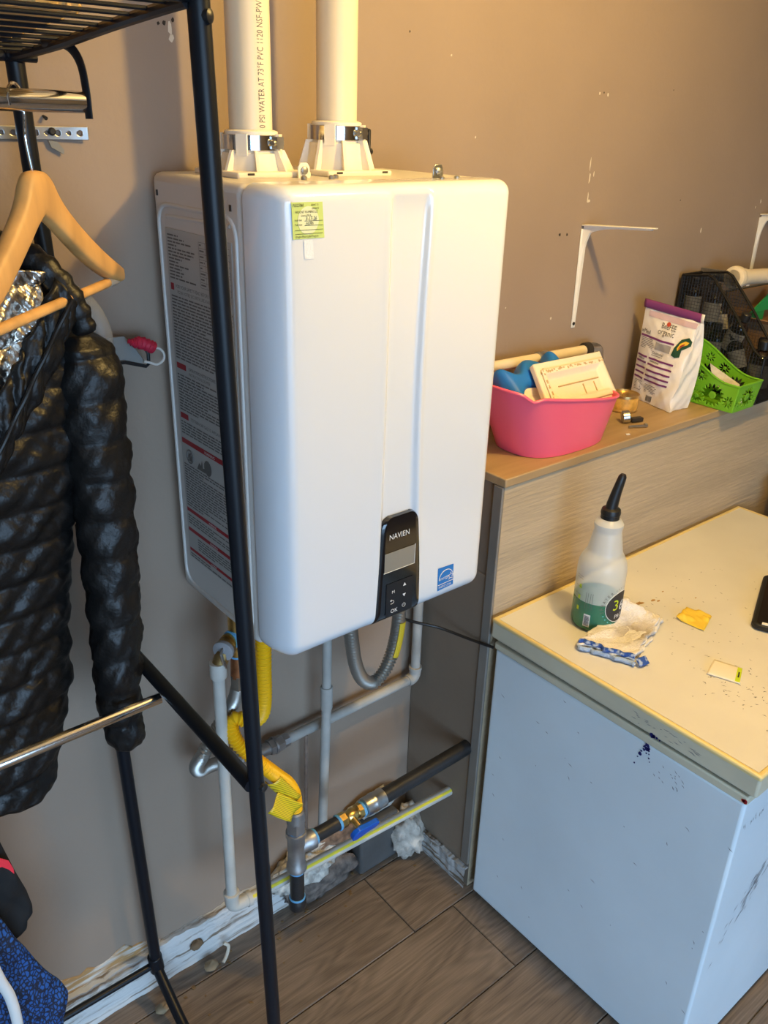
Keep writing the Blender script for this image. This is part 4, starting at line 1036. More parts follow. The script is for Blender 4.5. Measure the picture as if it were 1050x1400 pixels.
nt.links.new(tc.outputs['Object'], vs_.inputs[0]); nt.links.new(tc.outputs['Object'], nz.inputs['Vector']); nt.links.new(nz.outputs[0], ad.inputs[0]); nt.links.new(vs_.outputs['Value'], ad.inputs[2])
nt.links.new(ad.outputs[0], rp.inputs[0]); nt.links.new(rp.outputs[0], nt.nodes['Principled BSDF'].inputs['Base Color'])
n2 = nt.nodes.new('ShaderNodeTexNoise'); n2.inputs['Scale'].default_value = 260; bp = nt.nodes.new('ShaderNodeBump'); bp.inputs['Strength'].default_value = 0.9; bp.inputs['Distance'].default_value = 0.004
nt.links.new(tc.outputs['Object'], n2.inputs['Vector']); nt.links.new(n2.outputs[0], bp.inputs['Height']); nt.links.new(bp.outputs[0], nt.nodes['Principled BSDF'].inputs['Normal'])
MB().grid(lambda u, v: ragpt(u, v, 0.018, 0.97, 3.1), 54, 36).build('top_fold', m, rag, solid=0.005)
def hem(u, v, z0, grow, sd):
    p = ragpt(0.0, u, z0, grow, sd); q = ragpt(0.03, u, z0, grow, sd); d = (p-q); d.z = 0; d = d.normalized()
    return p+d*(0.004*math.sin(v*math.pi))+Vector((0, 0, 0.004-0.010*v))
MB().grid(lambda u, v: hem(u, v, 0.017, 0.98, 3.1), 40, 6).build('blue_hem', M_raghem, rag, solid=0.002)
MB().grid(lambda u, v: hem(u, v, 0.0060, 1.05, 1.0), 40, 6).build('pale_hem', mat('terry_pale_blue', (0.36, 0.47, 0.66, 1), 0.95, bump=0.8, bscale=300), rag, solid=0.002)
b = MB().grid(lambda u, v: Vector((0.664+0.024*u, -0.534-0.004*u-0.012*v, 0.7925+0.012*(1-v))), 8, 6); b.build('hem_corner', M_raghem, rag, solid=0.003)

def sheet(name, quad, z, m, label, cat, lift, sd, thick=0.0012):
    q = [Vector(p) for p in quad]; b = MB()
    def fn(u, v):
        P = (q[0]*(1-u)+q[1]*u)*(1-v)+(q[3]*(1-u)+q[2]*u)*v
        return Vector((P.x, P.y, z+0.0012+lift*max(0, noise2(u*2.5, v*2.0, sd))))
    b.grid(fn, 16, 12); return b.build(name, m, None, solid=thick, label=label, cat=cat)
o = sheet('sticky_note', [(0.876,-0.485),(0.936,-0.472),(0.942,-0.528),(0.880,-0.548)], 0.7890, M_ynote, 'crumpled yellow paper note lying on the freezer lid', 'note', 0.006, 0.4)
cd = thing('paper_card', (0.785, -0.652, 0.789), 'small white paper card with a green end on the freezer lid', 'card')
ca_, cb_, cc_, ce_ = Vector((0.751,-0.634)), Vector((0.803,-0.618)), Vector((0.820,-0.668)), Vector((0.772,-0.690))
def cardpt(u, v, z): 
    P = (ca_*(1-u)+cb_*u)*(1-v)+(ce_*(1-u)+cc_*u)*v; return Vector((P.x, P.y, 0.7893+z+0.004*math.sin(u*2.6)*0.6))
MB().grid(lambda u, v: cardpt(u, v, 0.001), 10, 14).build('card_sheet', M_wnote, cd, solid=0.001)
MB().grid(lambda u, v: cardpt(0.04+0.92*u, 0.84+0.15*v, 0.0019), 8, 4).build('green_end', M_limeprint, cd)
MB().grid(lambda u, v: cardpt(0.28+0.34*u, 0.89+0.05*v, 0.0023), 4, 3).build('printed_mark', M_ink, cd)

# phone in a rugged case
e1, e2 = Vector((0.923, 0.385, 0)), Vector((0.385, -0.923, 0)); P0 = Vector((0.968, -0.600, 0.7895))
def rr(w_, h_, r, z, o=0.0):
    pts = []
    for cx, cy, a0 in ((w_-r, h_-r, 0), (r, h_-r, 90), (r, r, 180), (w_-r, r, 270)):
        for k in range(6):
            a = math.radians(a0+k*18); pts.append(P0+e1*(cx+(r-o)*math.cos(a))+e2*(cy+(r-o)*math.sin(a))+Vector((0,0,z)))
    return pts
ph = thing('phone', P0+e1*0.12+e2*0.06, 'black tablet in a rugged case lying on the freezer lid at the right edge', 'tablet')
MB().prism(rr(0.245, 0.150, 0.016, 0), (0, 0, 0.013)).build('case', M_phone, ph, bevel=0.004, seg=3)
MB().prism(rr(0.245, 0.150, 0.016, 0.0125, 0.010), (0, 0, 0.0012)).build('screen', M_screen, ph)
MB().prism([P0+e1*0.004+e2*t+Vector((0,0,z)) for t, z in ((0.020,0.0135),(0.060,0.0135))]+[P0+e1*0.012+e2*t+Vector((0,0,0.0142)) for t in (0.060,0.020)], (0,0,0.0012)).build('case_label', M_printw, ph)
b = MB().lathe([(0.095, 0), (0.10, 0.004), (0.125, 0.80), (0.130, 0.845), (0.126, 0.850), (0.121, 0.845), (0.10, 0.03)], (1.705, -0.40, 0.0005), seg=30, caps=False)
b.build('white_bin', M_bin, None, label='tall white plastic bin behind the far end of the freezer', cat='bin')

# ================================================================ THINGS ON THE LEDGE
ZT2 = 1.0978
tb = thing('plastic_tub', (0.815, -0.14, ZT2), 'pink plastic tub holding a blue foam piece and a cream tray on the ledge', 'tub')
def tub(u, v, o=0.0):
    a = 2*math.pi*u; ca, sa = math.cos(a), math.sin(a); ex = 0.72
    cx = 0.817*(1-v)+0.790*v; cy = -0.146*(1-v)-0.152*v
    hx = (0.128*(1-v)+0.176*v)-o; hy = (0.081*(1-v)+0.098*v)-o
    X_, Y_ = math.copysign(abs(ca)**ex, ca), math.copysign(abs(sa)**ex, sa)
    zr = 0.1215-0.0275*X_+0.006*max(0, -X_-0.7)/0.3
    notch = -0.010*math.exp(-((X_+0.78)/0.07)**2)*v**6
    return Vector((cx+hx*X_, cy+hy*Y_, ZT2+0.0008+v*(zr+notch)))
b = MB(); n = 72
b.grid(lambda u, v: tub(u, v), n, 14, cu=True); b.grid(lambda u, v: tub(u, 1-v*0.97+0.0, 0.0028), n, 14, cu=True)
k0 = 13*n; k1 = 14*n
b.f += [[k0+i, k0+(i+1) % n, k1+(i+1) % n, k1+i] for i in range(n)]; b.m += [0]*n
b.f.append(list(range(n-1, -1, -1))); b.m.append(0); b.f.append([27*n+i for i in range(n)]); b.m.append(0)
b.build('tub_shell', M_pink, tb, angle=50)
b = MB(); rimp = [tub(i/72, 1.0)+Vector((0,0,0.0005)) for i in range(73)]; b.tube(rimp, 0.0032, 8, caps=False); b.build('rim', M_pink, tb)

# blue three-lobed foam piece leaning in the tub
def foam(t):  # centre line and half-height
    return 0.030+0.013*math.cos(t*4*math.pi)+0.004*math.cos(t*2*math.pi)
b = MB(); A0, A1 = Vector((0.690, -0.112, 1.220)), Vector((0.885, -0.098, 1.234))
ax = (A1-A0).normalized(); nn = Vector((0.25, -0.62, 0.74)); nn = (nn-ax*nn.dot(ax)).normalized(); bb_ = ax.cross(nn)
def fo(u, v):
    a = 2*math.pi*u; tt = v
    env = min(1, (tt/0.10)) if tt < 0.10 else (min(1, (1-tt)/0.10) if tt > 0.90 else 1); env = math.sqrt(max(0.0, 1-(1-env)**2))
    ca, sa = math.cos(a), math.sin(a)
    return A0.lerp(A1, tt)+(bb_*math.copysign(abs(ca)**0.65, ca)*foam(tt)*1.15+nn*math.copysign(abs(sa)**0.65, sa)*0.027)*env
b.grid(fo, 32, 48, cu=True); b.build('foam_block', M_foamblue, None, angle=60, label='blue wavy foam piece sticking up in the left half of the pink tub', cat='toy')
# cream plate under it
b = MB().lathe([(0.0, 0), (0.040, 0.001), (0.052, 0.010), (0.054, 0.0105), (0.041, -0.002), (0.0, -0.003)], (0.728, -0.175, 1.192), (-0.35, -0.28, 0.9), 30, caps=False)
b.build('plate', M_traycream, None, label='small cream dish tucked inside the pink tub beneath the cream tray', cat='dish')
# cream moulded tray, tilted on its side
tr = thing('food_tray', (0.86, -0.16, 1.14), 'cream foam tray with torn paper edge leaning inside the pink tub', 'tray')
T0 = Vector((0.742, -0.208, 1.196)); tx = (Vector((0.968, -0.190, 1.186))-T0); ty = Vector((0.026, 0.070, 0.060)); tn = tx.cross(ty).normalized()
if tn.z < 0: tn = -tn
tlx = tx.length; tx.normalize(); tly = ty.length; ty.normalize()
def tpt(s, t, h): return T0+tx*s+ty*t+tn*h
b = MB()
def dish(u, v):
    s, t = u*tlx, v*tly; e = min(s, tlx-s, t, tly-t); h = 0.006-0.012*sstep(0.010, 0.022, e)
    return tpt(s, t, h)
b.grid(dish, 50, 26); b.build('tray_dish', M_traycream, tr, solid=0.003)
b = MB()
for s0, s1, t0, t1 in ((-0.001, tlx+0.001, -0.006, 0.004), (-0.001, tlx+0.001, tly-0.004, tly+0.020), (-0.014, 0.004, -0.006, tly+0.020), (tlx-0.004, tlx+0.010, -0.006, tly+0.020)):
    b.obox(tpt((s0+s1)/2, (t0+t1)/2, -0.004), tx*(s1-s0)/2, ty*(t1-t0)/2, tn*0.007)
b.build('tray_wall', M_traycream, tr, bevel=0.003, kind='stuff')
b = MB()
rg = random.Random(3)
for k in range(60):
    s = tlx*k/59; b.obox(tpt(s, tly-0.006+rg.uniform(-.002,.002), 0.006), tx*0.0024, ty*rg.uniform(.001,.0035), tn*rg.uniform(.0008,.002))
for k in range(24):
    t = tly*k/23; b.obox(tpt(0.006+rg.uniform(-.002,.002), t, 0.006), tx*rg.uniform(.001,.0035), ty*0.0024, tn*rg.uniform(.0008,.002))
b.build('torn_edge', M_cardedge, tr, kind='stuff', flatshade=True)
b = MB(); b.obox(tpt(tlx*0.55, tly*0.55, -0.0035), tx*tlx*0.33, ty*0.0012, tn*0.0012); b.obox(tpt(tlx*0.60, tly*0.28, -0.0035), tx*0.0012, ty*tly*0.2, tn*0.001); b.obox(tpt(tlx*0.78, tly*0.28, -0.0035), tx*0.0012, ty*tly*0.2, tn*0.001)
b.build('tray_ridge', M_cardedge, tr, kind='stuff')

# gold tin
tn_ = thing('food_tin', (1.135, -0.105, ZT2), 'gold food tin with orange label standing left of the white bag', 'tin')
MB().lathe([(0.0330, 0.0005), (0.0345, 0.002), (0.0345, 0.005), (0.0335, 0.006), (0.0335, 0.036), (0.0345, 0.037), (0.0345, 0.041), (0.0325, 0.042), (0.0310, 0.038), (0.0, 0.0375)], (1.135, -0.105, ZT2), seg=36).build('tin_can', M_tin, tn_)
MB().lathe([(0.0337, 0.0075), (0.0337, 0.0345)], (1.135, -0.105, ZT2), seg=36, caps=False).build('tin_label', M_tinlabel, tn_)
MB().tube([Vector((1.128+0.010*math.cos(2*math.pi*k/16), -0.112+0.007*math.sin(2*math.pi*k/16), ZT2+0.0395)) for k in range(17)], 0.0011, 6).build('pull_ring', M_tin, tn_)
# loose hardware
b = MB(); c = Vector((1.055, -0.170, ZT2+0.0125)); b.lathe([(0.012, -0.009), (0.0145, -0.007), (0.0145, 0.007), (0.012, 0.009)], c+Vector((0,0,0.002)), (0.75, -0.62, 0.15), 20); 
o = b.build('hose_clamp', M_steel, None, label='steel hose clamp lying between the pink tub and the gold tin', cat='clamp')
c0 = ORIG['hose_clamp']; MB().obox(c+Vector((0.026, -0.012, -0.006)), (0.014, -0.005, 0), (0.002, 0.006, 0), (0, 0, 0.0045)).build('screw_housing', M_clampdk, o)
b = MB().tube([(1.028, -0.200, ZT2+0.0038), (1.066, -0.218, ZT2+0.0038)], 0.0032, 8); b.lathe([(0.005, 0), (0.005, 0.006)], (1.064, -0.217, ZT2+0.0052), (0.9, -0.43, 0), 6)
b.build('bolt', M_steel, None, label='short steel bolt lying on the ledge in front of the clamp', cat='bolt')
b = MB(); b.prism([(0.985,-0.226,ZT2),(0.994,-0.229,ZT2),(0.997,-0.224,ZT2),(0.988,-0.221,ZT2)], (0,0,0.002)); b.build('plastic_scrap', M_printw, None, label='tiny white scrap on the ledge right of the pink tub', cat='scrap')

# white feed bag
bgT = thing('feed_bag', (1.245, -0.12, ZT2), 'white and purple printed food bag with a folded purple top on the ledge', 'bag')
def bagLR(v):
    L = Vector((1.246, -0.046, ZT2+0.001)).lerp(Vector((1.246, -0.052, ZT2+0.243)), v)
    R = Vector((1.206, -0.186, ZT2+0.001)).lerp(Vector((1.250, -0.203, ZT2+0.232)), v); return L, R
bn = Vector((-0.955, -0.297, 0)); dd = Vector((0.985, -0.08, 0))
def bdep(v): return 0.070*(1-v**2.2)+0.004
def bagf(u, v, o=0.0):
    L, R = bagLR(v); e = math.sin(math.pi*u)*math.sin(math.pi*min(1, v*1.05))
    w_ = 0.0022*noise2(u*4, v*7, 1.5)*min(1, 6*min(u, 1-u))
    return L.lerp(R, u)+bn*(0.014*max(0, e)**0.7+w_+o)
def bagp(u, v):
    q = u*4 % 4; L, R = bagLR(v); d = dd*bdep(v)
    if q < 1.5: return bagf(q/1.5, v)
    if q < 2.0: t = (q-1.5)/0.5; return R.lerp(R+d, t)+Vector((0.0, 0.008*math.sin(math.pi*t)*v+0.003*noise2(t*3, v*8, 2), 0))
    if q < 3.5: t = (q-2)/1.5; return (R+d).lerp(L+d, t)-bn*0.010*math.sin(math.pi*t)*math.sin(math.pi*v)
    t = (q-3.5)/0.5; return (L+d).lerp(L, t)
b = MB(); nu, nv = 64, 40
b.grid(bagp, nu, nv, cu=True); b.f.append(list(range(nu-1, -1, -1))); b.m.append(0); b.f.append([(nv-1)*nu+i for i in range(nu)]); b.m.append(0)
b.build('bag_body', M_bag, bgT, angle=60)
def strip(name, u0, u1, v0, v1, m, o=0.0010, skew=0.0, n=16):
    return MB().grid(lambda u, v: bagf(u0+(u1-u0)*u, v0+(v1-v0)*v+skew*u, o), n, 4).build(name, m, bgT)
# folded top flap
def flap(u, v):
    L, R = bagLR(1.0); p = L.lerp(R, -0.02+1.05*u)
    return p+bn*(0.004+0.004*math.sin(v*3.1))+Vector((0, 0, 0.004-0.020*v))
MB().grid(flap, 20, 6).build('top_fold', M_purple, bgT, solid=0.002)
MB().grid(lambda u, v: flap(0.97+0.05*u, v)+bn*0.001, 4, 6).build('fold_end', M_printw, bgT, solid=0.001)
strip('pink_band', 0.10, 0.98, 0.860, 0.915, M_bagpink)
strip('purple_band', 0.02, 0.70, 0.655, 0.675, M_purple)
for i, v in enumerate((0.455, 0.395, 0.335, 0.280, 0.228)):
    strip('purple_band', 0.02, 0.24, v, v+0.019, M_purple); strip('purple_band', 0.28, 0.80, v, v+0.019, M_purple)
b = MB(); 
def bt(s, size, u0, v0, sc_=1.0): b.text(s, size, lambda x, y: bagf(u0+x*sc_/0.146, v0+y/0.236, 0.0012))
bt('BeeFEE', 0.019, 0.38, 0.785, 0.72); bt('organic', 0.020, 0.34, 0.725, 0.78); bt('wMeal', 0.0145, 0.01, 0.690, 0.75)
rg = random.Random(6)
def blines(u0, u1, v0, v1, p=0.016):
    v = v1
    while v > v0:
        e = u1-(rg.random()**2)*(u1-u0)*0.3; b.add([bagf(u0, v, .0012), bagf(e, v, .0012), bagf(e, v+0.005, .0012), bagf(u0, v+0.005, .0012)], [(0,1,2,3)]); v -= p
blines(0.05, 0.34, 0.535, 0.640); blines(0.32, 0.60, 0.490, 0.500); blines(0.06, 0.25, 0.09, 0.20); blines(0.32, 0.60, 0.10, 0.19); blines(0.06, 0.22, 0.425, 0.44, 0.008); blines(0.32, 0.52, 0.425, 0.44, 0.008)
bt('Oatmeal', 0.010, 0.32, 0.515)
b.build('bag_print', M_inkgrey, bgT, flatshade=True, kind='stuff')
strip('grey_panel', 0.36, 0.66, 0.565, 0.640, mat('print_lightgrey', (0.36, 0.34, 0.32, 1), 0.6))
b = MB()
for k in range(9): b.add([bagf(0.40+0.016*k, 0.02, .0012), bagf(0.406+0.016*k+0.006*rg.random(), 0.02, .0012), bagf(0.408+0.016*k, 0.085, .0012), bagf(0.40+0.016*k, 0.085, .0012)], [(0,1,2,3)])
b.build('barcode_lines', M_ink, bgT, flatshade=True, kind='stuff')
b = MB(); b.poly([bagf(0.50+0.035*math.cos(a), 0.835+0.022*math.sin(a), 0.0014) for a in [k*0.5236 for k in range(12)]]); b.build('red_emblem', mat('emblem_red', (0.5, 0.06, 0.03, 1), 0.5), bgT)
sw = [(0.70,0.560),(0.72,0.640),(0.80,0.730),(0.92,0.765),(0.99,0.735),(0.99,0.690),(0.93,0.660),(0.86,0.630),(0.86,0.560),(0.78,0.545)]
b = MB(); b.add([bagf(u, v, .0016) for u, v in sw], [(0,1,2,8,9),(2,3,4,5),(2,5,6,7),(2,7,8)]); b.build('green_swoosh', M_dkgreen, bgT, flatshade=True)
sw = [(0.77,0.640),(0.80,0.690),(0.88,0.725),(0.95,0.720),(0.93,0.695),(0.85,0.670),(0.79,0.615)]
b = MB(); b.add([bagf(u, v, .0022) for u, v in sw], [(0,1,5,6),(1,2,3,4,5)]); b.build('swoosh_stripe', M_yelprint, bgT, flatshade=True)
b = MB(); b.add([bagf(u, v, .0026) for u, v in ((0.79,0.625),(0.85,0.672),(0.90,0.690),(0.88,0.700),(0.82,0.675))], [(0,1,2,3,4)]); b.build('red_streak', M_red, bgT, flatshade=True)

# lime basket with flower cut-outs
gb = thing('perforated_basket', (1.38, -0.18, ZT2), 'lime green plastic basket with flower cut-outs, overhanging the ledge edge', 'basket')
GX0, GX1, GYf, GYb = 1.331, 1.428, -0.279, -0.085
def gcorner(x, y, t, zt): # taper outward towards the rim
    cx, cy = (GX0+GX1)/2, (GYf+GYb)/2; k = 1+0.10*t; return Vector((cx+(x-cx)*k, cy+(y-cy)*k, ZT2+0.0005+t*zt))
def rimz(y): f = (y-GYf)/(GYb-GYf); return 0.068+0.070*sstep(0.12, 0.95, f)
def gwall(x0, y0, x1, y1):
    def fn(s, t):
        x, y = x0+(x1-x0)*s, y0+(y1-y0)*s; return gcorner(x, y, t, rimz(y))
    return fn
def flower_skip(Wd, Hf, nu, nv, centers):
    def skip(i, j):
        s, t = (i+0.5)/nu, (j+0.5)/nv; X_, Z_ = s*Wd, t*Hf(s)
        if Z_ < 0.006 or t > 0.90 or s < 0.03 or s > 0.97: return False
        for cx, cz, r0, r1, n in centers:
            dx, dz = X_-cx, Z_-cz; r = math.hypot(dx, dz)
            if r0 < r < r1:
                a = math.atan2(dz, dx)*n/(2*math.pi); fr = abs(a-round(a))*2*math.pi/n*r
                q = (r-r0)/(r1-r0)
                if fr < 0.0040*math.sin(math.pi*min(1, q*0.85+0.12))*(r1/0.03): return True
        return False
    return skip
for (x0, y0, x1, y1, nm, Wd) in ((GX0, GYb, GX0, GYf, 'side_panel', 0.194), (GX0, GYf, GX1, GYf, 'end_panel', 0.097), (GX1, GYf, GX1, GYb, 'side_panel', 0.194), (GX1, GYb, GX0, GYb, 'end_panel', 0.097)):
    nu, nv = (128, 60) if Wd > 0.1 else (64, 60)
    if nm == 'side_panel':
        C = [(0.135,0.032,.009,.030,16),(0.060,0.045,.010,.034,16),(0.095,0.020,.005,.018,12),(0.178,0.024,.004,.016,10),(0.022,0.018,.004,.016,10),(0.020,0.090,.004,.018,10),(0.100,0.075,.004,.016,10),(0.060,0.095,.004,.013,8)]
        if x0 == GX1: C = [(0.194-c[0],)+c[1:] for c in C]
    else: C = [(0.048,0.034,.009,.028,14),(0.014,0.020,.004,.013,8),(0.084,0.022,.004,.013,8)]
    y_of = lambda s, y0=y0, y1=y1: rimz(y0+(y1-y0)*s)
    MB().grid(gwall(x0, y0, x1, y1), nu+1, nv+1, skip=flower_skip(Wd, y_of, nu, nv, C)).build(nm, M_green, gb, solid=0.0018, angle=60)
MB().box((GX0+0.0005, GYf+0.0005, ZT2+0.0004), (GX1-0.0005, GYb-0.0005, ZT2+0.0024)).build('basket_floor', M_green, gb)
rp_ = []
for (x0, y0, x1, y1) in ((GX0, GYb, GX0, GYf), (GX0, GYf, GX1, GYf), (GX1, GYf, GX1, GYb), (GX1, GYb, GX0, GYb)):
    f = gwall(x0, y0, x1, y1); rp_ += [f(k/16, 1.0) for k in range(16)]
MB().tube(rp_+[rp_[0], rp_[1]], 0.0027, 8, caps=False).build('rim', M_green, gb)
b = MB().obox((1.385, -0.222, ZT2+0.052), Vector((0.011, -0.038, -0.020)), Vector((0.010, 0.004, -0.002))*0.35, Vector((0.004, 0.010, 0.020))*1.1); b.build('paper_slip', M_paper, None, bevel=0.001, label='cream folded paper slip lying inside the lime basket', cat='paper')

# black wire magazine holder
wh = thing('wire_holder', (1.48, -0.14, ZT2), 'black wire mesh magazine holder full of bottles against the wall', 'holder')
HX0, HX1 = 1.4445, 1.530
prof = [(-0.016, 0.003), (-0.016, 0.280), (-0.088, 0.291), (-0.105, 0.284), (-0.178, 0.210), (-0.245, 0.133), (-0.262, 0.122), (-0.276, 0.120), (-0.276, 0.003)]
for x in (HX0, HX1):
    pts = [Vector((x, y, ZT2+z)) for y, z in prof]
    MB().tube(pts+[pts[0], pts[1]], 0.0035, 8, caps=False).build('side_rim', M_mesh, wh)
    b = MB(); b.poly([Vector((x, y, ZT2+z)) for y, z in prof]); b.build('mesh_side', M_smoke, wh, flatshade=True)
    b = MB(); k = 0
    y = -0.022
    def topz(y):
        for (ya, za), (yb, zb_) in zip(prof[1:-2], prof[2:-1]):
            if yb <= y <= ya: return za+(zb_-za)*(ya-y)/(ya-yb+1e-9)
        return 0.12
    while y > -0.274:
        b.tube([(x, y, ZT2+0.003), (x, y, ZT2+topz(y))], 0.00045, 4, caps=False); y -= 0.008
    z = 0.012
    while z < 0.28:
        ys = [q for q in [-0.016-0.002*i for i in range(130)] if topz(q) >= z]
        if ys: b.tube([(x, max(ys), ZT2+z), (x, min(ys), ZT2+z)], 0.00045, 4, caps=False)
        z += 0.008
    b.build('side_wire', M_mesh, wh, kind='stuff')
b = MB().box((HX0, -0.0175, ZT2+0.002), (HX1, -0.0145, ZT2+0.280)); b.build('back_panel', M_smoke, wh)
MB().box((HX0, -0.2775, ZT2+0.002), (HX1, -0.2745, ZT2+0.120)).build('front_panel', M_smoke, wh)
MB().tube([(HX0, -0.276, ZT2+0.120), (HX1, -0.276, ZT2+0.120)], 0.0035, 8).build('front_rim', M_mesh, wh)
MB().tube([(HX0, -0.016, ZT2+0.281), (HX1, -0.016, ZT2+0.281)], 0.0035, 8).build('back_rim', M_mesh, wh)
MB().box((HX0, -0.276, ZT2+0.0004), (HX1, -0.016, ZT2+0.003)).build('holder_floor', M_mesh, wh)

# amber bottles: one prototype, copied with its parts
proto = thing('amber_bottle', (0, 0, 0), '', 'bottle', 'dark bottles on the ledge')
MB().lathe([(0.019,0),(0.0205,0.002),(0.0205,0.062),(0.019,0.069),(0.012,0.077),(0.0085,0.080),(0.0085,0.084)], (0,0,0), seg=22).build('bottle_glass', M_amber, proto)
MB().lathe([(0.0100,0.082),(0.0110,0.083),(0.0110,0.098),(0.0095,0.100)], (0,0,0), seg=18).build('cap', M_blackpl, proto)
MB().lathe([(0.0208,0.010),(0.0208,0.055)], (0,0,0), seg=22, caps=False).build('paper_label', M_paper, proto)
PARTS = list(proto.children)
def place(label, loc, tilt=(0,0,0), s=1.0, first=False, spin=0):
    r = proto if first else proto.copy()
    if not first:
        COL.objects.link(r)
        for ch in PARTS:
            c = ch.copy(); COL.objects.link(c); c.parent = r
    r.location = loc; r.rotation_euler = tilt; r.scale = (s, s, s); r['label'] = label
    return r
def bl(u, first=False): pass
bots = [
 ('tall pale-labelled bottle in the back left corner of the wire holder', (1.468,-0.042,ZT2+0.176), (0,0,0), 1.0),
 ('cream-labelled dark bottle second from the wall in the wire holder top layer', (1.478,-0.092,ZT2+0.163), (0,0.05,0), 1.05),
 ('dark bottle tilted left under the slanted rim of the wire holder', (1.486,-0.150,ZT2+0.104), (0.35,0.0,0), 1.1),
 ('dropper bottle with green-white label wedged high behind the tilted bottle', (1.500,-0.121,ZT2+0.143), (-0.35,0.1,0), 0.85),
 ('dark bottle with brown label standing just above the lime basket corner', (1.470,-0.125,ZT2+0.074), (0,0.0,0), 1.0),
 ('dark bottle leaning right with red leaf label near the lime basket', (1.474,-0.203,ZT2+0.064), (-0.40,0,0), 1.0),
 ('large dark bottle with black cap and speckled label at the front of the holder', (1.496,-0.243,ZT2+0.020), (0,0,0), 1.30),
 ('dark bottle at the bottom of the wire holder next to the wall', (1.468,-0.045,ZT2+0.0035), (0,0,0), 1.0),
 ('dark bottle standing low in the middle of the wire holder', (1.498,-0.098,ZT2+0.0035), (0,0,0), 1.0),
 ('dark bottle standing low behind the lime basket middle', (1.470,-0.150,ZT2+0.0035), (0,0,0), 0.7),
 ('dark bottle standing low in the holder behind the leaning bottle', (1.505,-0.185,ZT2+0.0035), (0,0,0), 0.95),
 ('dark jar-like bottle with white rim label right of the wire holder', (1.580,-0.200,ZT2+0.0006), (0,0,0), 1.35),
]
for i, (lb, loc, tl, s) in enumerate(bots): place(lb, loc, tl, s, first=(i == 0))

# cardboard box with a green corner
cbx = thing('cardboard_box', (1.85, -0.12, ZT2), 'open brown cardboard box at the right end of the ledge', 'box')
frame(1.680, 1.98, -0.215, -0.03, ZT2+0.0005, ZT2+0.150, 0.004).build('box_wall', M_card, cbx)
MB().box((1.682, -0.213, ZT2+0.0006), (1.978, -0.032, ZT2+0.004)).build('box_floor', M_card, cbx)
MB().prism([(1.680,-0.030,ZT2+0.150),(1.98,-0.030,ZT2+0.150),(1.98,-0.016,ZT2+0.215),(1.680,-0.016,ZT2+0.215)], (0,-0.003,0)).build('box_flap', M_card, cbx)
MB().prism([(1.676,-0.215,ZT2+0.150),(1.676,-0.030,ZT2+0.150),(1.640,-0.03,ZT2+0.165),(1.640,-0.215,ZT2+0.165)], (0,0,0.003)).build('box_flap', M_card, cbx)
b = MB().prism([(1.74,-0.06,ZT2+0.158),(1.86,-0.06,ZT2+0.158),(1.86,-0.055,ZT2+0.215)], (0,-0.004,0)); b.obox((1.79,-0.06,ZT2+0.07),(0.03,0,0),(0,0.002,0),(0,0,0.09)); b.build('green_packet', M_greenbox, None, label='green packet corner sticking out of the cardboard box', cat='packet')

# ---- on the back wall, right side
bk = lambda name, x, z0, z1, lab: None
def shelf_bracket(x, z0, z1, reach, label):
    t = thing('shelf_bracket', (x, -0.002, z0), label, 'bracket', None)
    b = MB()   # wall leg: tapered channel
    w1, w0 = 0.0115, 0.0065
    b.add([(x-w0,-0.0006,z0),(x+w0,-0.0006,z0),(x+w1,-0.0006,z1),(x-w1,-0.0006,z1),(x-w0,-0.0030,z0),(x+w0,-0.0030,z0),(x+w1,-0.0030,z1),(x-w1,-0.0030,z1)],
          [(0,1,2,3),(4,7,6,5),(0,4,5,1),(1,5,6,2),(2,6,7,3),(3,7,4,0)])
    b.build('wall_leg', M_bracket, t, bevel=0.001)
    b = MB()   # stamped rib running down the leg
    n = 14; pr_ = []
    for k in range(n+1):
        f = k/n; z = z0+0.02+(z1-z0-0.02)*f; d = 0.004+0.020*f**7
        pr_.append((z, d, 0.003+0.0035*f))
    vs = []; 
    for z, d, h in pr_: vs += [(x-h, -0.003, z), (x-h*0.5, -d, z), (x+h*0.5, -d, z), (x+h, -0.003, z)]
    b.add(vs, [(4*k+i, 4*k+i+1, 4*k+5+i, 4*k+4+i) for k in range(n) for i in range(3)]); b.build('leg_rib', M_bracket, t)
    b = MB()
    zt = z1+0.006
    b.add([(x-w1,-0.001,zt),(x+w1,-0.001,zt),(x+0.0060,-reach,zt+0.012),(x-0.0060,-reach,zt+0.012),(x-w1,-0.001,zt+0.003),(x+w1,-0.001,zt+0.003),(x+0.0060,-reach,zt+0.0145),(x-0.0060,-reach,zt+0.0145)],
          [(0,3,2,1),(4,5,6,7),(0,1,5,4),(1,2,6,5),(2,3,7,6),(3,0,4,7)])
    b.build('shelf_arm', M_bracket, t, bevel=0.001)
    b = MB(); vs = []
    for k in range(n+1):
        f = k/n; y = -0.003-(reach-0.012)*f; d = 0.004+0.020*(1-f)**6.0; zz = zt+0.012*f
        vs += [(x-0.0035-0.002*(1-f), y, zz), (x-0.0025, y, zz-d), (x+0.0025, y, zz-d), (x+0.0035+0.002*(1-f), y, zz)]
    b.add(vs, [(4*k+i, 4*k+i+1, 4*k+5+i, 4*k+4+i) for k in range(n) for i in range(3)]); b.build('arm_rib', M_bracket, t)
    for z in (z0+0.010, z1-0.018): MB().lathe([(0.0042,0),(0.0042,0.0012),(0.002,0.0022)], (x, -0.0031-(0.028 if z > z0+0.1 else 0)*0, z), (0,-1,0), 12).build('screw_head', M_ironblack, t)
    return t
shelf_bracket(1.036, 1.289, 1.512, 0.187, 'white steel shelf bracket alone on the wall above the pink tub')
shelf_bracket(1.812, 1.285, 1.503, 0.187, 'white steel shelf bracket at the right edge above the thick cream pipe')

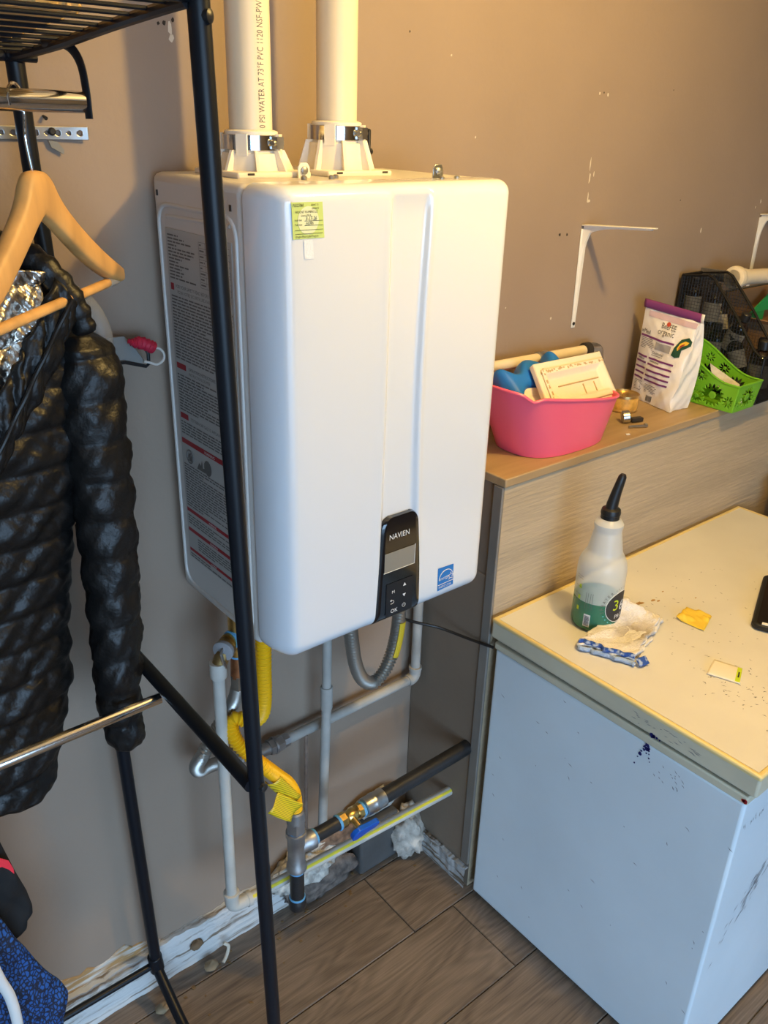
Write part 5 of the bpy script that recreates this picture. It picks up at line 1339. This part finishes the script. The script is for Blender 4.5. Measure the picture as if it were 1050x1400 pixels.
lp = thing('clamped_pipe', (0.90, -0.045, 1.245), 'slim cream pipe along the wall behind the tub with clamps and elbow', 'pipe')
PYc = -0.042
MB().tube([(0.585, PYc, 1.2535), (1.048, PYc, 1.2435)], 0.0118, 18).build('level_pipe', M_pvc, lp)
b = MB().lathe([(0.0128,-0.016),(0.0150,-0.014),(0.0150,-0.006),(0.0136,-0.004),(0.0136,0.004),(0.0150,0.006),(0.0150,0.014),(0.0128,0.016)], (0.888, PYc, 1.247), (1,0,-0.02), 20); b.obox((0.895, PYc-0.014, 1.255), (0.006,0,0), (0,0.005,0), (0,0,0.004)); b.build('pipe_clamp', M_steel, lp)
b = MB().lathe([(0.0128,-0.010),(0.0175,-0.008),(0.0175,0.008),(0.0128,0.010)], (1.045, PYc, 1.2435), (1,0,0), 20); b.obox((1.045, PYc-0.008, 1.222), (0.010,0,0), (0,0.008,0), (0,0,0.010)); b.build('dark_clamp', M_clampdk, lp)
b = MB().tube(spline([(1.055,PYc,1.2435),(1.075,PYc,1.243),(1.088,PYc,1.236),(1.092,PYc,1.218)], 6), 0.0138, 16); b.build('elbow', M_steel, lp)
b = MB().lathe([(0.0130,0),(0.0160,0.002),(0.0160,0.014),(0.0130,0.016)], (1.092,PYc,1.205), (0,0,1), 18); b.build('elbow_clamp', M_galv, lp)
MB().tube([(1.092, PYc, 1.210), (1.092, PYc, 1.0985)], 0.0118, 18).build('drop_pipe', M_pvc, lp)

rp2 = thing('thick_pipe', (1.95, -0.1, 1.35), 'thick cream pipe with a flange, running along the wall at the right edge', 'pipe')
pa, pb = Vector((1.542, -0.100, 1.3755)), Vector((3.195, -0.10, 1.286))
dv = (pb-pa).normalized()
MB().tube([pa, pb], 0.0195, 22).build('pipe_barrel', M_pvc, rp2)
MB().lathe([(0.020,0),(0.0285,0.003),(0.0300,0.012),(0.0285,0.022),(0.0235,0.028),(0.0230,0.050),(0.020,0.052)], pa, dv, 26).build('flange', M_pvc, rp2)
b = MB().obox(pa.lerp(pb, 0.45)+Vector((0, 0.05, 0)), (0.006,0,0), (0,0.049,0), (0,0,0.012)); b.build('wall_support', M_galv, rp2)
MB().obox(pa+dv*0.012+Vector((0,0.052,-0.002)), (0.005,0,0), (0,0.046,0), (0,0,0.014)).build('wall_support', M_galv, rp2)
pn = MB().box((1.70, -0.006, 1.235), (2.25, -0.0006, 1.315)).build('wall_board', M_boxgrey, None, bevel=0.002, label='dark grey painted board on the wall below the thick cream pipe', cat='board')
MB().obox((1.752, -0.012, 1.285), (0.004,0,0), (0,0.006,0), (0.002,0,0.020)).build('wall_hook', M_bracket, None, bevel=0.002, label='small white hook on the dark grey wall board', cat='hook')

# ================================================================ GARMENT RACK
rk = thing('clothes_rack', (-0.65, -0.29, 0.0), 'black metal garment rack with wire top shelf and chrome rails at left', 'rack')
RF_T, RF_B = Vector((-0.1835, -0.5175, 1.93)), Vector((-0.1395, -0.523, 0.012))
RB_T, RB_B = Vector((-0.1915, -0.061, 1.93)), Vector((-0.147, -0.047, 0.095))
MB().tube([RF_T, RF_B], 0.0102, 20).build('post', M_rack, rk)
MB().tube([RB_T, RB_B], 0.0115, 20).build('post', M_rack, rk)
for y in (-0.5175, -0.061): MB().tube([(-1.165, y, 1.93), (-1.165, y, 0.012)], 0.0125, 16).build('post', M_rack, rk)
MB().tube([(-0.1675, -0.088, 0.963), (-0.167, -0.520, 0.951)], 0.0105, 16).build('side_rail', M_rack, rk)
MB().tube(spline([(-0.147,-0.045,0.100), (-0.147,-0.090,0.073), (-0.147,-0.160,0.038), (-0.146,-0.240,0.022), (-0.1445,-0.360,0.016), (-0.143,-0.523,0.014)], 5), 0.0110, 16).build('foot_rail', M_rack, rk)
MB().tube([(-0.150,-0.045,0.108), (-1.165,-0.045,0.120)], 0.0075, 12).build('back_rail', M_rack, rk)
for P in ((-0.1675, -0.088, 0.963), (-0.148,-0.046,0.112)):
    MB().tube([Vector(P)+Vector((0.002,0,-0.022)), Vector(P)+Vector((-0.001,0,0.022))], 0.0150, 16).build('rail_sleeve', M_rack, rk, bevel=0.002)
for c, n in (((-0.1570,-0.5325,0.950), (0.25,-1,0)), ((-0.1560,-0.262,0.944), (0.9,-0.3,0.3)), ((-0.177,-0.528,1.800), (0.5,-0.9,0)), ((-0.181,-0.061,1.775),(0.8,-0.5,0))):
    MB().lathe([(0.0058,-0.004),(0.0058,0.0015),(0.003,0.003)], c, n, 12).build('screw', M_ironblack, rk)
# top shelf: border bars and wires
border = [(-0.1905,-0.5175,1.8105), (-0.190,-0.470,1.808), (-0.190,-0.355,1.800), (-0.190,-0.244,1.791), (-0.190,-0.146,1.785), (-0.192,-0.088,1.782), (-0.205,-0.074,1.781), (-0.24,-0.071,1.781), (-1.165,-0.071,1.781)]
MB().tube(spline(border, 4), 0.0058, 10).build('shelf_border', M_rack, rk)
MB().tube([(-0.182,-0.5175,1.8160), (-1.165, -0.5175, 1.8160)], 0.0072, 14).build('shelf_front_rail', M_rack, rk)
S = spline(border[:6], 10)
for k in range(12):
    y = -0.4855+k*0.0375
    if y > -0.085: break
    z = 1.782+(1.8105-1.782)*((y+0.088)/(-0.4295))
    MB().tube([(-0.189, y, z+0.003), (-1.163, y, z+0.003)], 0.0021, 7).build('shelf_wire', M_rack, rk)
for x in (-0.52, -0.85): MB().tube([(x, -0.515, 1.806), (x, -0.073, 1.777)], 0.003, 7).build('cross_wire', M_rack, rk)
# drop bracket and the two chrome rods
br = spline([(-0.196,-0.185,1.793), (-0.190,-0.218,1.792), (-0.186,-0.240,1.785), (-0.183,-0.254,1.770), (-0.182,-0.259,1.745), (-0.182,-0.260,1.716)], 6)
MB().tube(br, 0.0062, 10, flat=0.45).build('rod_bracket', M_rack, rk, angle=70)
MB().tube([(-0.184,-0.252,1.7325), (-1.165,-0.252,1.7335)], 0.0112, 22).build('upper_rod', M_chrome, rk)
MB().tube([(-0.170,-0.262,0.932), (-1.165,-0.262,0.924)], 0.0085, 20).build('lower_rod', M_chrome, rk)

# woven basket on the shelf
wb = thing('wicker_basket', (-0.5, -0.25, 1.805), 'woven tan wicker basket standing on the wire shelf of the rack', 'basket')
bx0, bx1, by0, by1 = -0.80, -0.226, -0.372, -0.130
def shz(y): return 1.782+(1.8105-1.782)*((y+0.088)/(-0.4295))+0.0068
MB().add([(bx0,by0,shz(by0)),(bx1,by0,shz(by0)),(bx1,by1,shz(by1)),(bx0,by1,shz(by1)),(bx0,by0,shz(by0)+0.004),(bx1,by0,shz(by0)+0.004),(bx1,by1,shz(by1)+0.004),(bx0,by1,shz(by1)+0.004)],
    [(0,3,2,1),(4,5,6,7),(0,1,5,4),(1,2,6,5),(2,3,7,6),(3,0,4,7)]).build('basket_base', M_wicker, wb)
for k in range(11):
    b = MB(); zc = 0.008+k*0.0135; pts = []
    def lerp_edge(x0, y0, x1, y1, n, s):
        for i in range(n):
            f = i/n; x, y = x0+(x1-x0)*f, y0+(y1-y0)*f; o = 0.0045*math.sin(math.pi*(i+k)) if False else 0.0048*(1 if (i//2+k) % 2 else -1)
            nx_, ny_ = s; pts.append(Vector((x+nx_*o, y+ny_*o, shz(y)+zc+0.0015*math.sin(i*1.7+k))))
    lerp_edge(bx0, by0, bx1, by0, 56, (0, 1)); lerp_edge(bx1, by0, bx1, by1, 24, (1, 0)); lerp_edge(bx1, by1, bx0, by1, 28, (0, 1)); lerp_edge(bx0, by1, bx0, by0, 12, (1, 0))
    pts.append(pts[0]); b.tube(pts, 0.0062, 7, caps=False); b.build('wicker_strand', M_wicker, wb)
b = MB()
for i in range(29):
    x = bx0+(bx1-bx0)*(i+0.5)/29; b.tube([(x, by0, shz(by0)), (x, by0, shz(by0)+0.155)], 0.003, 6)
for i in range(12):
    y = by0+(by1-by0)*(i+0.5)/12; b.tube([(bx1, y, shz(y)), (bx1, y, shz(y)+0.155)], 0.003, 6)
b.build('wicker_stakes', M_wicker, wb, kind='stuff')

# wooden hanger, swung on the upper rod
HC = Vector((-0.256, -0.252, 1.7335)); he = Vector((0.714, 0.700, 0)); hp_ = Vector((0.700, -0.714, 0))
hg = thing('wooden_hanger', HC+Vector((0, 0, -0.2)), 'light wooden clothes hanger with a round bar, empty on the chrome rail', 'hanger')
def hq(s, z, o=0.0): return HC+he*(s+0.018*min(1, max(0, -z/0.08)))+hp_*o+Vector((0, 0, z))
b = MB(); hk = [hq(-0.0145,-0.006)]+[hq(0.0150*math.cos(math.radians(a)), 0.0150*math.sin(math.radians(a))) for a in range(170, -31, -20)]+[hq(0.010,-0.018), hq(0.002,-0.036), hq(0.0,-0.055), hq(0.0,-0.082)]
b.tube(spline(hk, 4), 0.0017, 10); b.build('hook', M_chrome, hg)
TOP = [(0,-0.070),(0.014,-0.0715),(0.024,-0.078),(0.034,-0.093),(0.050,-0.110),(0.080,-0.133),(0.115,-0.156),(0.150,-0.177),(0.180,-0.193),(0.198,-0.203)]
BOT = [(0,-0.118),(0.014,-0.126),(0.030,-0.136),(0.060,-0.156),(0.100,-0.182),(0.140,-0.203),(0.170,-0.216),(0.190,-0.222),(0.200,-0.222)]
def both(f): return f
def dens(L): 
    return [(p.x, p.y) for p in spline([Vector((a, c, 0)) for a, c in L], 4)]
tp, bt_ = dens(TOP), dens(BOT)
out = [(-s, z) for s, z in reversed(tp[1:])]+tp+list(reversed(bt_))+[(-s, z) for s, z in bt_[1:]]
n = len(tp); N_ = 24
def arm(u, v):
    s = (u*2-1)*0.198; a = abs(s)
    def itp(L, a):
        for (a0, z0), (a1, z1) in zip(L[:-1], L[1:]):
            if a0 <= a <= a1+1e-9: return z0+(z1-z0)*(a-a0)/(a1-a0+1e-12)
        return L[-1][1]
    zt_, zb_ = itp(tp, a), itp(bt_, a); ang = 2*math.pi*v
    c, sn = math.cos(ang), math.sin(ang); c = math.copysign(abs(c)**0.55, c); sn = math.copysign(abs(sn)**0.55, sn)
    return hq(s, (zt_+zb_)/2+(zt_-zb_)/2*c, 0.0105*sn-0.020*(a/0.2)**2*0)
b = MB(); nu, nv = 61, 17
vs = [arm(i/(nu-1), j/(nv-1)) for i in range(nu) for j in range(nv-1)]
fs = [(i*(nv-1)+j, i*(nv-1)+(j+1) % (nv-1), (i+1)*(nv-1)+(j+1) % (nv-1), (i+1)*(nv-1)+j) for i in range(nu-1) for j in range(nv-1)]
fs += [tuple(range(nv-1)), tuple((nu-1)*(nv-1)+j for j in range(nv-1))]
b.add(vs, fs); b.build('hanger_arms', M_woodl, hg, angle=70)
MB().tube([hq(-0.192,-0.219), hq(0.192,-0.219)], 0.0062, 14).build('trouser_bar', M_woodl, hg)
MB().tube([hq(0.162,-0.219), hq(0.190,-0.219)], 0.0068, 14).build('bar_sleeve', mat('bar_sleeve_pale', (0.52, 0.46, 0.36, 1), 0.5), hg)

# ================================================================ BLACK PUFFER JACKET
jk = thing('puffer_jacket', (-0.46, -0.17, 0.80), 'black quilted puffer jacket with silver lining hanging on the rack', 'jacket')
XC = -0.46; JY = -0.150
def prof_lin(L, z):
    for (za, xa), (zb_, xb) in zip(L[:-1], L[1:]):
        if za <= z <= zb_: return xa+(xb-xa)*(z-za)/(zb_-za)
    return L[0][1] if z < L[0][0] else L[-1][1]
RIGHT = [(0.79,-0.315),(0.84,-0.292),(0.93,-0.262),(1.05,-0.250),(1.20,-0.228),(1.30,-0.205),(1.44,-0.185),(1.49,-0.180)]
def puff(x, z, row=0.052, col=0.075, seed=0.0):
    r = z/row; k = math.floor(r); q = (x+0.031*(k % 2)+0.006*noise2(k*1.3, 0.4, seed))/col
    a = abs(math.sin(math.pi*r))**0.45; c = abs(math.sin(math.pi*q))**0.35
    return 0.0095*a*(0.45+0.55*c)+0.0035*noise2(x*38, z*46, seed)*a
def torso(u, v):
    a = 2*math.pi*u; ca, sa = math.cos(a), math.sin(a)
    zt_ = 1.49
    z = 0.795+v*(zt_-0.795)
    hw = prof_lin(RIGHT, z)-XC
    X_ = math.copysign(abs(ca)**0.75, ca); Y_ = math.copysign(abs(sa)**0.75, sa)
    x = XC+hw*X_
    # shoulder line drops outwards, hem rises at the side
    top = 1.535-0.32*max(0, abs(x-XC)-0.12)-0.0
    bot = 0.800+0.05*max(0, (abs(x-XC)-0.16)/0.05)*0.0+0.012*math.sin(x*40)
    z = bot+v*(top-bot)
    dpt = 0.052*(1-0.55*v**6)
    p = puff(x, z)*1.0
    return Vector((x+X_*p*0.5, JY+(dpt+p)*Y_+0.010*math.sin(z*9+x*5), z))
b = MB(); nu, nv = 190, 190
b.grid(torso, nu, nv, cu=True); b.f.append([(nv-1)*nu+i for i in range(nu)]); b.m.append(0); b.f.append(list(range(nu-1, -1, -1))); b.m.append(0)
b.build('jacket_body', M_nylon, jk, angle=180)
slv = spline([(-0.196,-0.160,1.462), (-0.184,-0.166,1.425), (-0.189,-0.176,1.350), (-0.190,-0.184,1.260), (-0.194,-0.192,1.150), (-0.201,-0.200,1.030), (-0.211,-0.207,0.915), (-0.2085,-0.2105,0.850), (-0.2080,-0.2110,0.825)], 14)
rad = [(0.0,0.020),(0.06,0.034),(0.15,0.041),(0.35,0.039),(0.6,0.033),(0.8,0.027),(0.93,0.021),(0.97,0.0165),(1.0,0.012)]
def sleeve(mir):
    def fn(u, v):
        k = v*(len(slv)-1); i = min(int(k), len(slv)-2); p = slv[i].lerp(slv[i+1], k-i)
        a = 2*math.pi*u; r = prof_lin(rad, v); q = abs(math.sin(math.pi*p.z/0.055+0.3*math.sin(a)))**0.5
        d = (0.0055*q+0.0022*noise2(a*2, p.z*40, 3.0)) if v < 0.93 else 0.0
        x = p.x+(r+d)*math.cos(a); y = p.y+(r*0.95+d)*math.sin(a)
        return Vector((x if not mir else 2*XC-x, y, p.z))
    return fn
for mir in (False, True):
    b = MB(); nu, nv = 40, 150; b.grid(sleeve(mir), nu, nv, cu=True); b.f.append([(nv-1)*nu+i for i in range(nu)]); b.m.append(0); b.f.append(list(range(nu-1,-1,-1))); b.m.append(0)
    b.build('sleeve', M_nylon, jk, angle=180)
def quad(q, fn2, nu, nv):
    q = [Vector(p) for p in q]
    def fn(u, v):
        P = (q[0]*(1-u)+q[1]*u)*(1-v)+(q[3]*(1-u)+q[2]*u)*v
        return P+fn2(u, v, P)
    return fn
# silver lining showing in the open neck
def sil(u, v, P):
    a = abs(math.sin(math.pi*(u*2.1+v*0.6)))**0.6*abs(math.sin(math.pi*(v*2.4-u*0.35)))**0.6
    return Vector((0, -0.016*a-0.004*noise2(P.x*60, P.z*55, 1)-0.022*(1-u)*1.0, 0))
b = MB().grid(quad([(-0.440,-0.214,1.585), (-0.232,-0.190,1.548), (-0.262,-0.208,1.430), (-0.440,-0.214,1.245)], sil, 90, 90), 90, 90); b.build('silver_lining', M_silver, jk, solid=0.003, angle=180)
# lapel / zip band running diagonally
def lap(u, v, P): return Vector((0.003*noise2(v*9, u*2, 4), -0.009*math.sin(math.pi*u)*(0.7+0.3*abs(math.sin(v*24)))-0.0030*noise2(u*4, v*22, 2), 0.002*noise2(v*14, u, 1)))
b = MB().grid(quad([(-0.226,-0.214,1.540), (-0.198,-0.206,1.497), (-0.425,-0.250,1.192), (-0.425,-0.250,1.262)], lap, 16, 90), 16, 90); b.build('front_placket', M_nylon, jk, solid=0.006, angle=180)
b = MB()
za, zb_ = Vector((-0.214,-0.2265,1.518)), Vector((-0.425,-0.2665,1.222))
b.tube([za.lerp(zb_, k/40)+Vector((0,-0.001*math.sin(k),0)) for k in range(41)], 0.0028, 8); b.build('zip', mat('zip_black', (0.02, 0.02, 0.02, 1), 0.3, metal=0.5), jk)
# collar roll behind the lapel at the shoulder
b = MB().tube(spline([(-0.300,-0.120,1.575), (-0.262,-0.150,1.572), (-0.232,-0.178,1.552), (-0.206,-0.196,1.512), (-0.192,-0.202,1.470)], 8), [0.014+0.006*math.sin(math.pi*i/32)+0.002*math.sin(i*1.9) for i in range(33)], 14, flat=0.8); b.build('collar', M_nylon, jk, angle=180)
b = MB().lathe([(0.0,-0.004),(0.0065,-0.003),(0.0065,0.001),(0.004,0.003),(0.0,0.003)], (-0.262,-0.208,0.885), (0.5,-0.8,0), 12, caps=False); b.build('snap', M_blackpl, jk)

# clear plastic hanger that carries the jacket
ch = thing('plastic_hanger', (-0.46, -0.15, 1.42), 'clear plastic hanger inside the shoulders of the black jacket', 'hanger')
MB().tube(spline([(-0.46,-0.150,1.620), (-0.36,-0.150,1.590), (-0.25,-0.152,1.543), (-0.190,-0.156,1.512), (-0.166,-0.158,1.488), (-0.1545,-0.160,1.455), (-0.158,-0.160,1.425)], 8), 0.0125, 12, flat=0.7).build('hanger_arm', M_clear, ch)
MB().tube(spline([(-0.46,-0.150,1.620), (-0.56,-0.150,1.590), (-0.67,-0.152,1.543), (-0.73,-0.156,1.512)], 8), 0.0125, 12, flat=0.7).build('hanger_arm', M_clear, ch)
MB().tube([Vector((-0.46,-0.150,1.615)), Vector((-0.46,-0.180,1.68)), Vector((-0.46,-0.236,1.708)), Vector((-0.46,-0.2665,1.725)), Vector((-0.46,-0.266,1.742)), Vector((-0.46,-0.252,1.7475))], 0.0022, 8).build('hanger_hook', M_chrome, ch)

# ================================================================ CLOTHES ON THE LOWER ROD
def cloth(name, m, RX, xl, y0, amp, fr, label, cat, nu=70, nv=90, thick=0.006, sd=0.0, parent=None, solid=True):
    z0, z1 = RX[0][0], RX[-1][0]; b = MB()
    def fn(u, v):
        z = z0+(z1-z0)*v; xr = prof_lin(RX, z); x = xl+(xr-xl)*u; e = min(1, (1-u)*8)
        return Vector((x, y0-amp*(0.6+0.5*math.sin(fr*(x-xr)+0.8*math.sin(z*9)+sd))*e-0.003*noise2(x*30, z*22, sd), z))
    def bk_(u, v):
        p = fn(u, v); e = min(1, (1-u)*9)
        return Vector((p.x, p.y+0.004+0.012*e**0.5, p.z))
    b.grid(fn, nu, nv); b.grid(bk_, nu, nv)
    o = nu*nv
    for j in range(nv-1): b.f.append([j*nu+nu-1, (j+1)*nu+nu-1, o+(j+1)*nu+nu-1, o+j*nu+nu-1]); b.m.append(0)
    for jj in (0, nv-1):
        for i in range(nu-1): b.f.append([jj*nu+i, jj*nu+i+1, o+jj*nu+i+1, o+jj*nu+i]); b.m.append(0)
    return b.build(name, m, parent, angle=180, label=label, cat=cat)
bkx = [(0.572,-0.432),(0.578,-0.416),(0.584,-0.402),(0.600,-0.3985),(0.604,-0.389),(0.625,-0.3875),(0.654,-0.3905),(0.707,-0.4015),(0.771,-0.4125),(0.86,-0.50),(0.918,-0.62)]
blk = cloth('black_top', M_blackcloth, [(z, x-0.002) for z, x in bkx], -0.86, -0.225, 0.010, 26, 'black fabric garment with a red curved mark, hanging low at the left edge', 'clothing', sd=0.4)
b = MB(); mk = [(-0.430,0.755),(-0.418,0.751),(-0.4085,0.740),(-0.4045,0.722),(-0.4050,0.712),(-0.4110,0.725),(-0.4185,0.735),(-0.430,0.738)]
b.prism([(x-0.002, -0.2385, z) for x, z in mk], (0, 0.0015, 0)); b.build('red_mark', M_redmark, blk)
blx = [(0.13,-0.40),(0.34,-0.388),(0.368,-0.383),(0.396,-0.382),(0.430,-0.372),(0.450,-0.368),(0.468,-0.374),(0.519,-0.395),(0.615,-0.425),(0.663,-0.438),(0.78,-0.60),(0.918,-0.72)]
blu = cloth('blue_top', M_bluecloth, [(z, x-0.002) for z, x in blx], -0.90, -0.258, 0.012, 30, 'blue and black crackle-patterned garment hanging at the bottom left corner', 'clothing', sd=1.9)
wh_ = MB().tube(spline([(-0.485,-0.318,0.735), (-0.473,-0.316,0.665), (-0.4655,-0.314,0.611), (-0.458,-0.312,0.567), (-0.4565,-0.312,0.506), (-0.461,-0.312,0.440), (-0.474,-0.312,0.36)], 8), 0.0075, 12, flat=0.7)
wh_.tube(spline([(-0.485,-0.318,0.735), (-0.50,-0.31,0.80), (-0.53,-0.28,0.90), (-0.55,-0.262,0.936)], 6), 0.004, 10)
wh_.build('white_hanger', mat('hanger_white', (0.70, 0.69, 0.66, 1), 0.4), None, label='white curved plastic hanger edge in front of the blue garment', cat='hanger', kind='thing')

# ================================================================ SMALL THINGS ON THE LEFT WALL
ps = thing('perforated_strap', (-0.14, -0.004, 1.686), 'perforated steel strap screwed to the wall behind the chrome rail', 'strap')
b = MB(); nu, nv = 200, 22; x0, x1, z0, z1 = -0.32, -0.0845, 1.6865, 1.7030
hol = [-0.096-0.0148*k for k in range(16)]
def sk(i, j):
    x = x0+(x1-x0)*(i+0.5)/(nu-1); z = z0+(z1-z0)*(j+0.5)/(nv-1)
    return any((x-h)**2+(z-1.6948)**2 < (0.0027+0.0010*(k % 2 == 0))**2 for k, h in enumerate(hol))
b.grid(lambda u, v: Vector((x0+(x1-x0)*u, -0.0045-0.004*max(0, (u-0.75)/0.25)**2, z0+(z1-z0)*v)), nu, nv, skip=sk); b.build('strap_band', M_steel, ps, solid=0.0012)
MB().lathe([(0.0052,0),(0.0052,0.002),(0.003,0.0038)], (-0.134,-0.0054,1.6965), (0,-1,0), 12).build('screw', M_ironblack, ps)
b = MB().prism([(-0.140,-0.006,1.686),(-0.128,-0.006,1.684),(-0.120,-0.006,1.674),(-0.121,-0.006,1.668),(-0.137,-0.006,1.677)], (0,0.002,0)); b.build('bent_tab', M_plate, ps)
MB().tube([(-0.141,-0.0006,1.7155), (-0.140,-0.008,1.7125)], [0.0016, 0.0026], 8).build('wall_nail', M_ironblack, None, label='small dark nail above the perforated strap', cat='nail')

wp = thing('wall_plate_hook', (-0.09, -0.03, 1.375), 'grey metal plate with black wire loop on the wall beside the jacket', 'hook')
MB().prism([(-0.150,-0.036,1.420),(-0.0745,-0.036,1.4175),(-0.066,-0.037,1.408),(-0.048,-0.040,1.378),(-0.052,-0.041,1.371),(-0.080,-0.041,1.383),(-0.150,-0.041,1.386)], (0,0.0022,0)).build('plate', M_plate, wp, bevel=0.0008)
MB().tube([(-0.150,-0.043,1.3835),(-0.080,-0.043,1.380),(-0.047,-0.043,1.369),(-0.0425,-0.043,1.372),(-0.0415,-0.042,1.388),(-0.046,-0.041,1.398),(-0.056,-0.041,1.403),(-0.062,-0.041,1.404)], 0.0028, 8).build('wire_loop', M_blackpl, wp)
MB().tube(spline([(-0.096,-0.043,1.380),(-0.094,-0.045,1.370),(-0.100,-0.044,1.362)], 4), 0.002, 8).build('small_hook', M_blackpl, wp)
MB().box((-0.150,-0.034,1.388), (-0.120,-0.0006,1.416)).build('plate_mount', M_plate, wp)
rc = thing('taped_cord', (-0.05, -0.045, 1.395), 'white cord end wrapped in red tape on the grey wall plate', 'cord')
b = MB(); P = spline([(-0.0745,-0.0475,1.4135),(-0.066,-0.0495,1.4095),(-0.054,-0.0500,1.4075),(-0.042,-0.0500,1.4015),(-0.036,-0.0500,1.3975)], 6)
b.tube(P, [0.0025+0.0068*min(1, i/9)+0.0012*math.sin(i*2.1) for i in range(len(P))], 10); b.build('red_tape', M_redcloth, rc, angle=60)
MB().tube(spline([(-0.037,-0.050,1.3985),(-0.026,-0.050,1.3950),(-0.0195,-0.050,1.3860),(-0.0215,-0.050,1.3765),(-0.032,-0.050,1.3715),(-0.044,-0.049,1.3760),(-0.052,-0.048,1.3790)], 6), 0.0020, 8).build('cord', M_cord, rc)
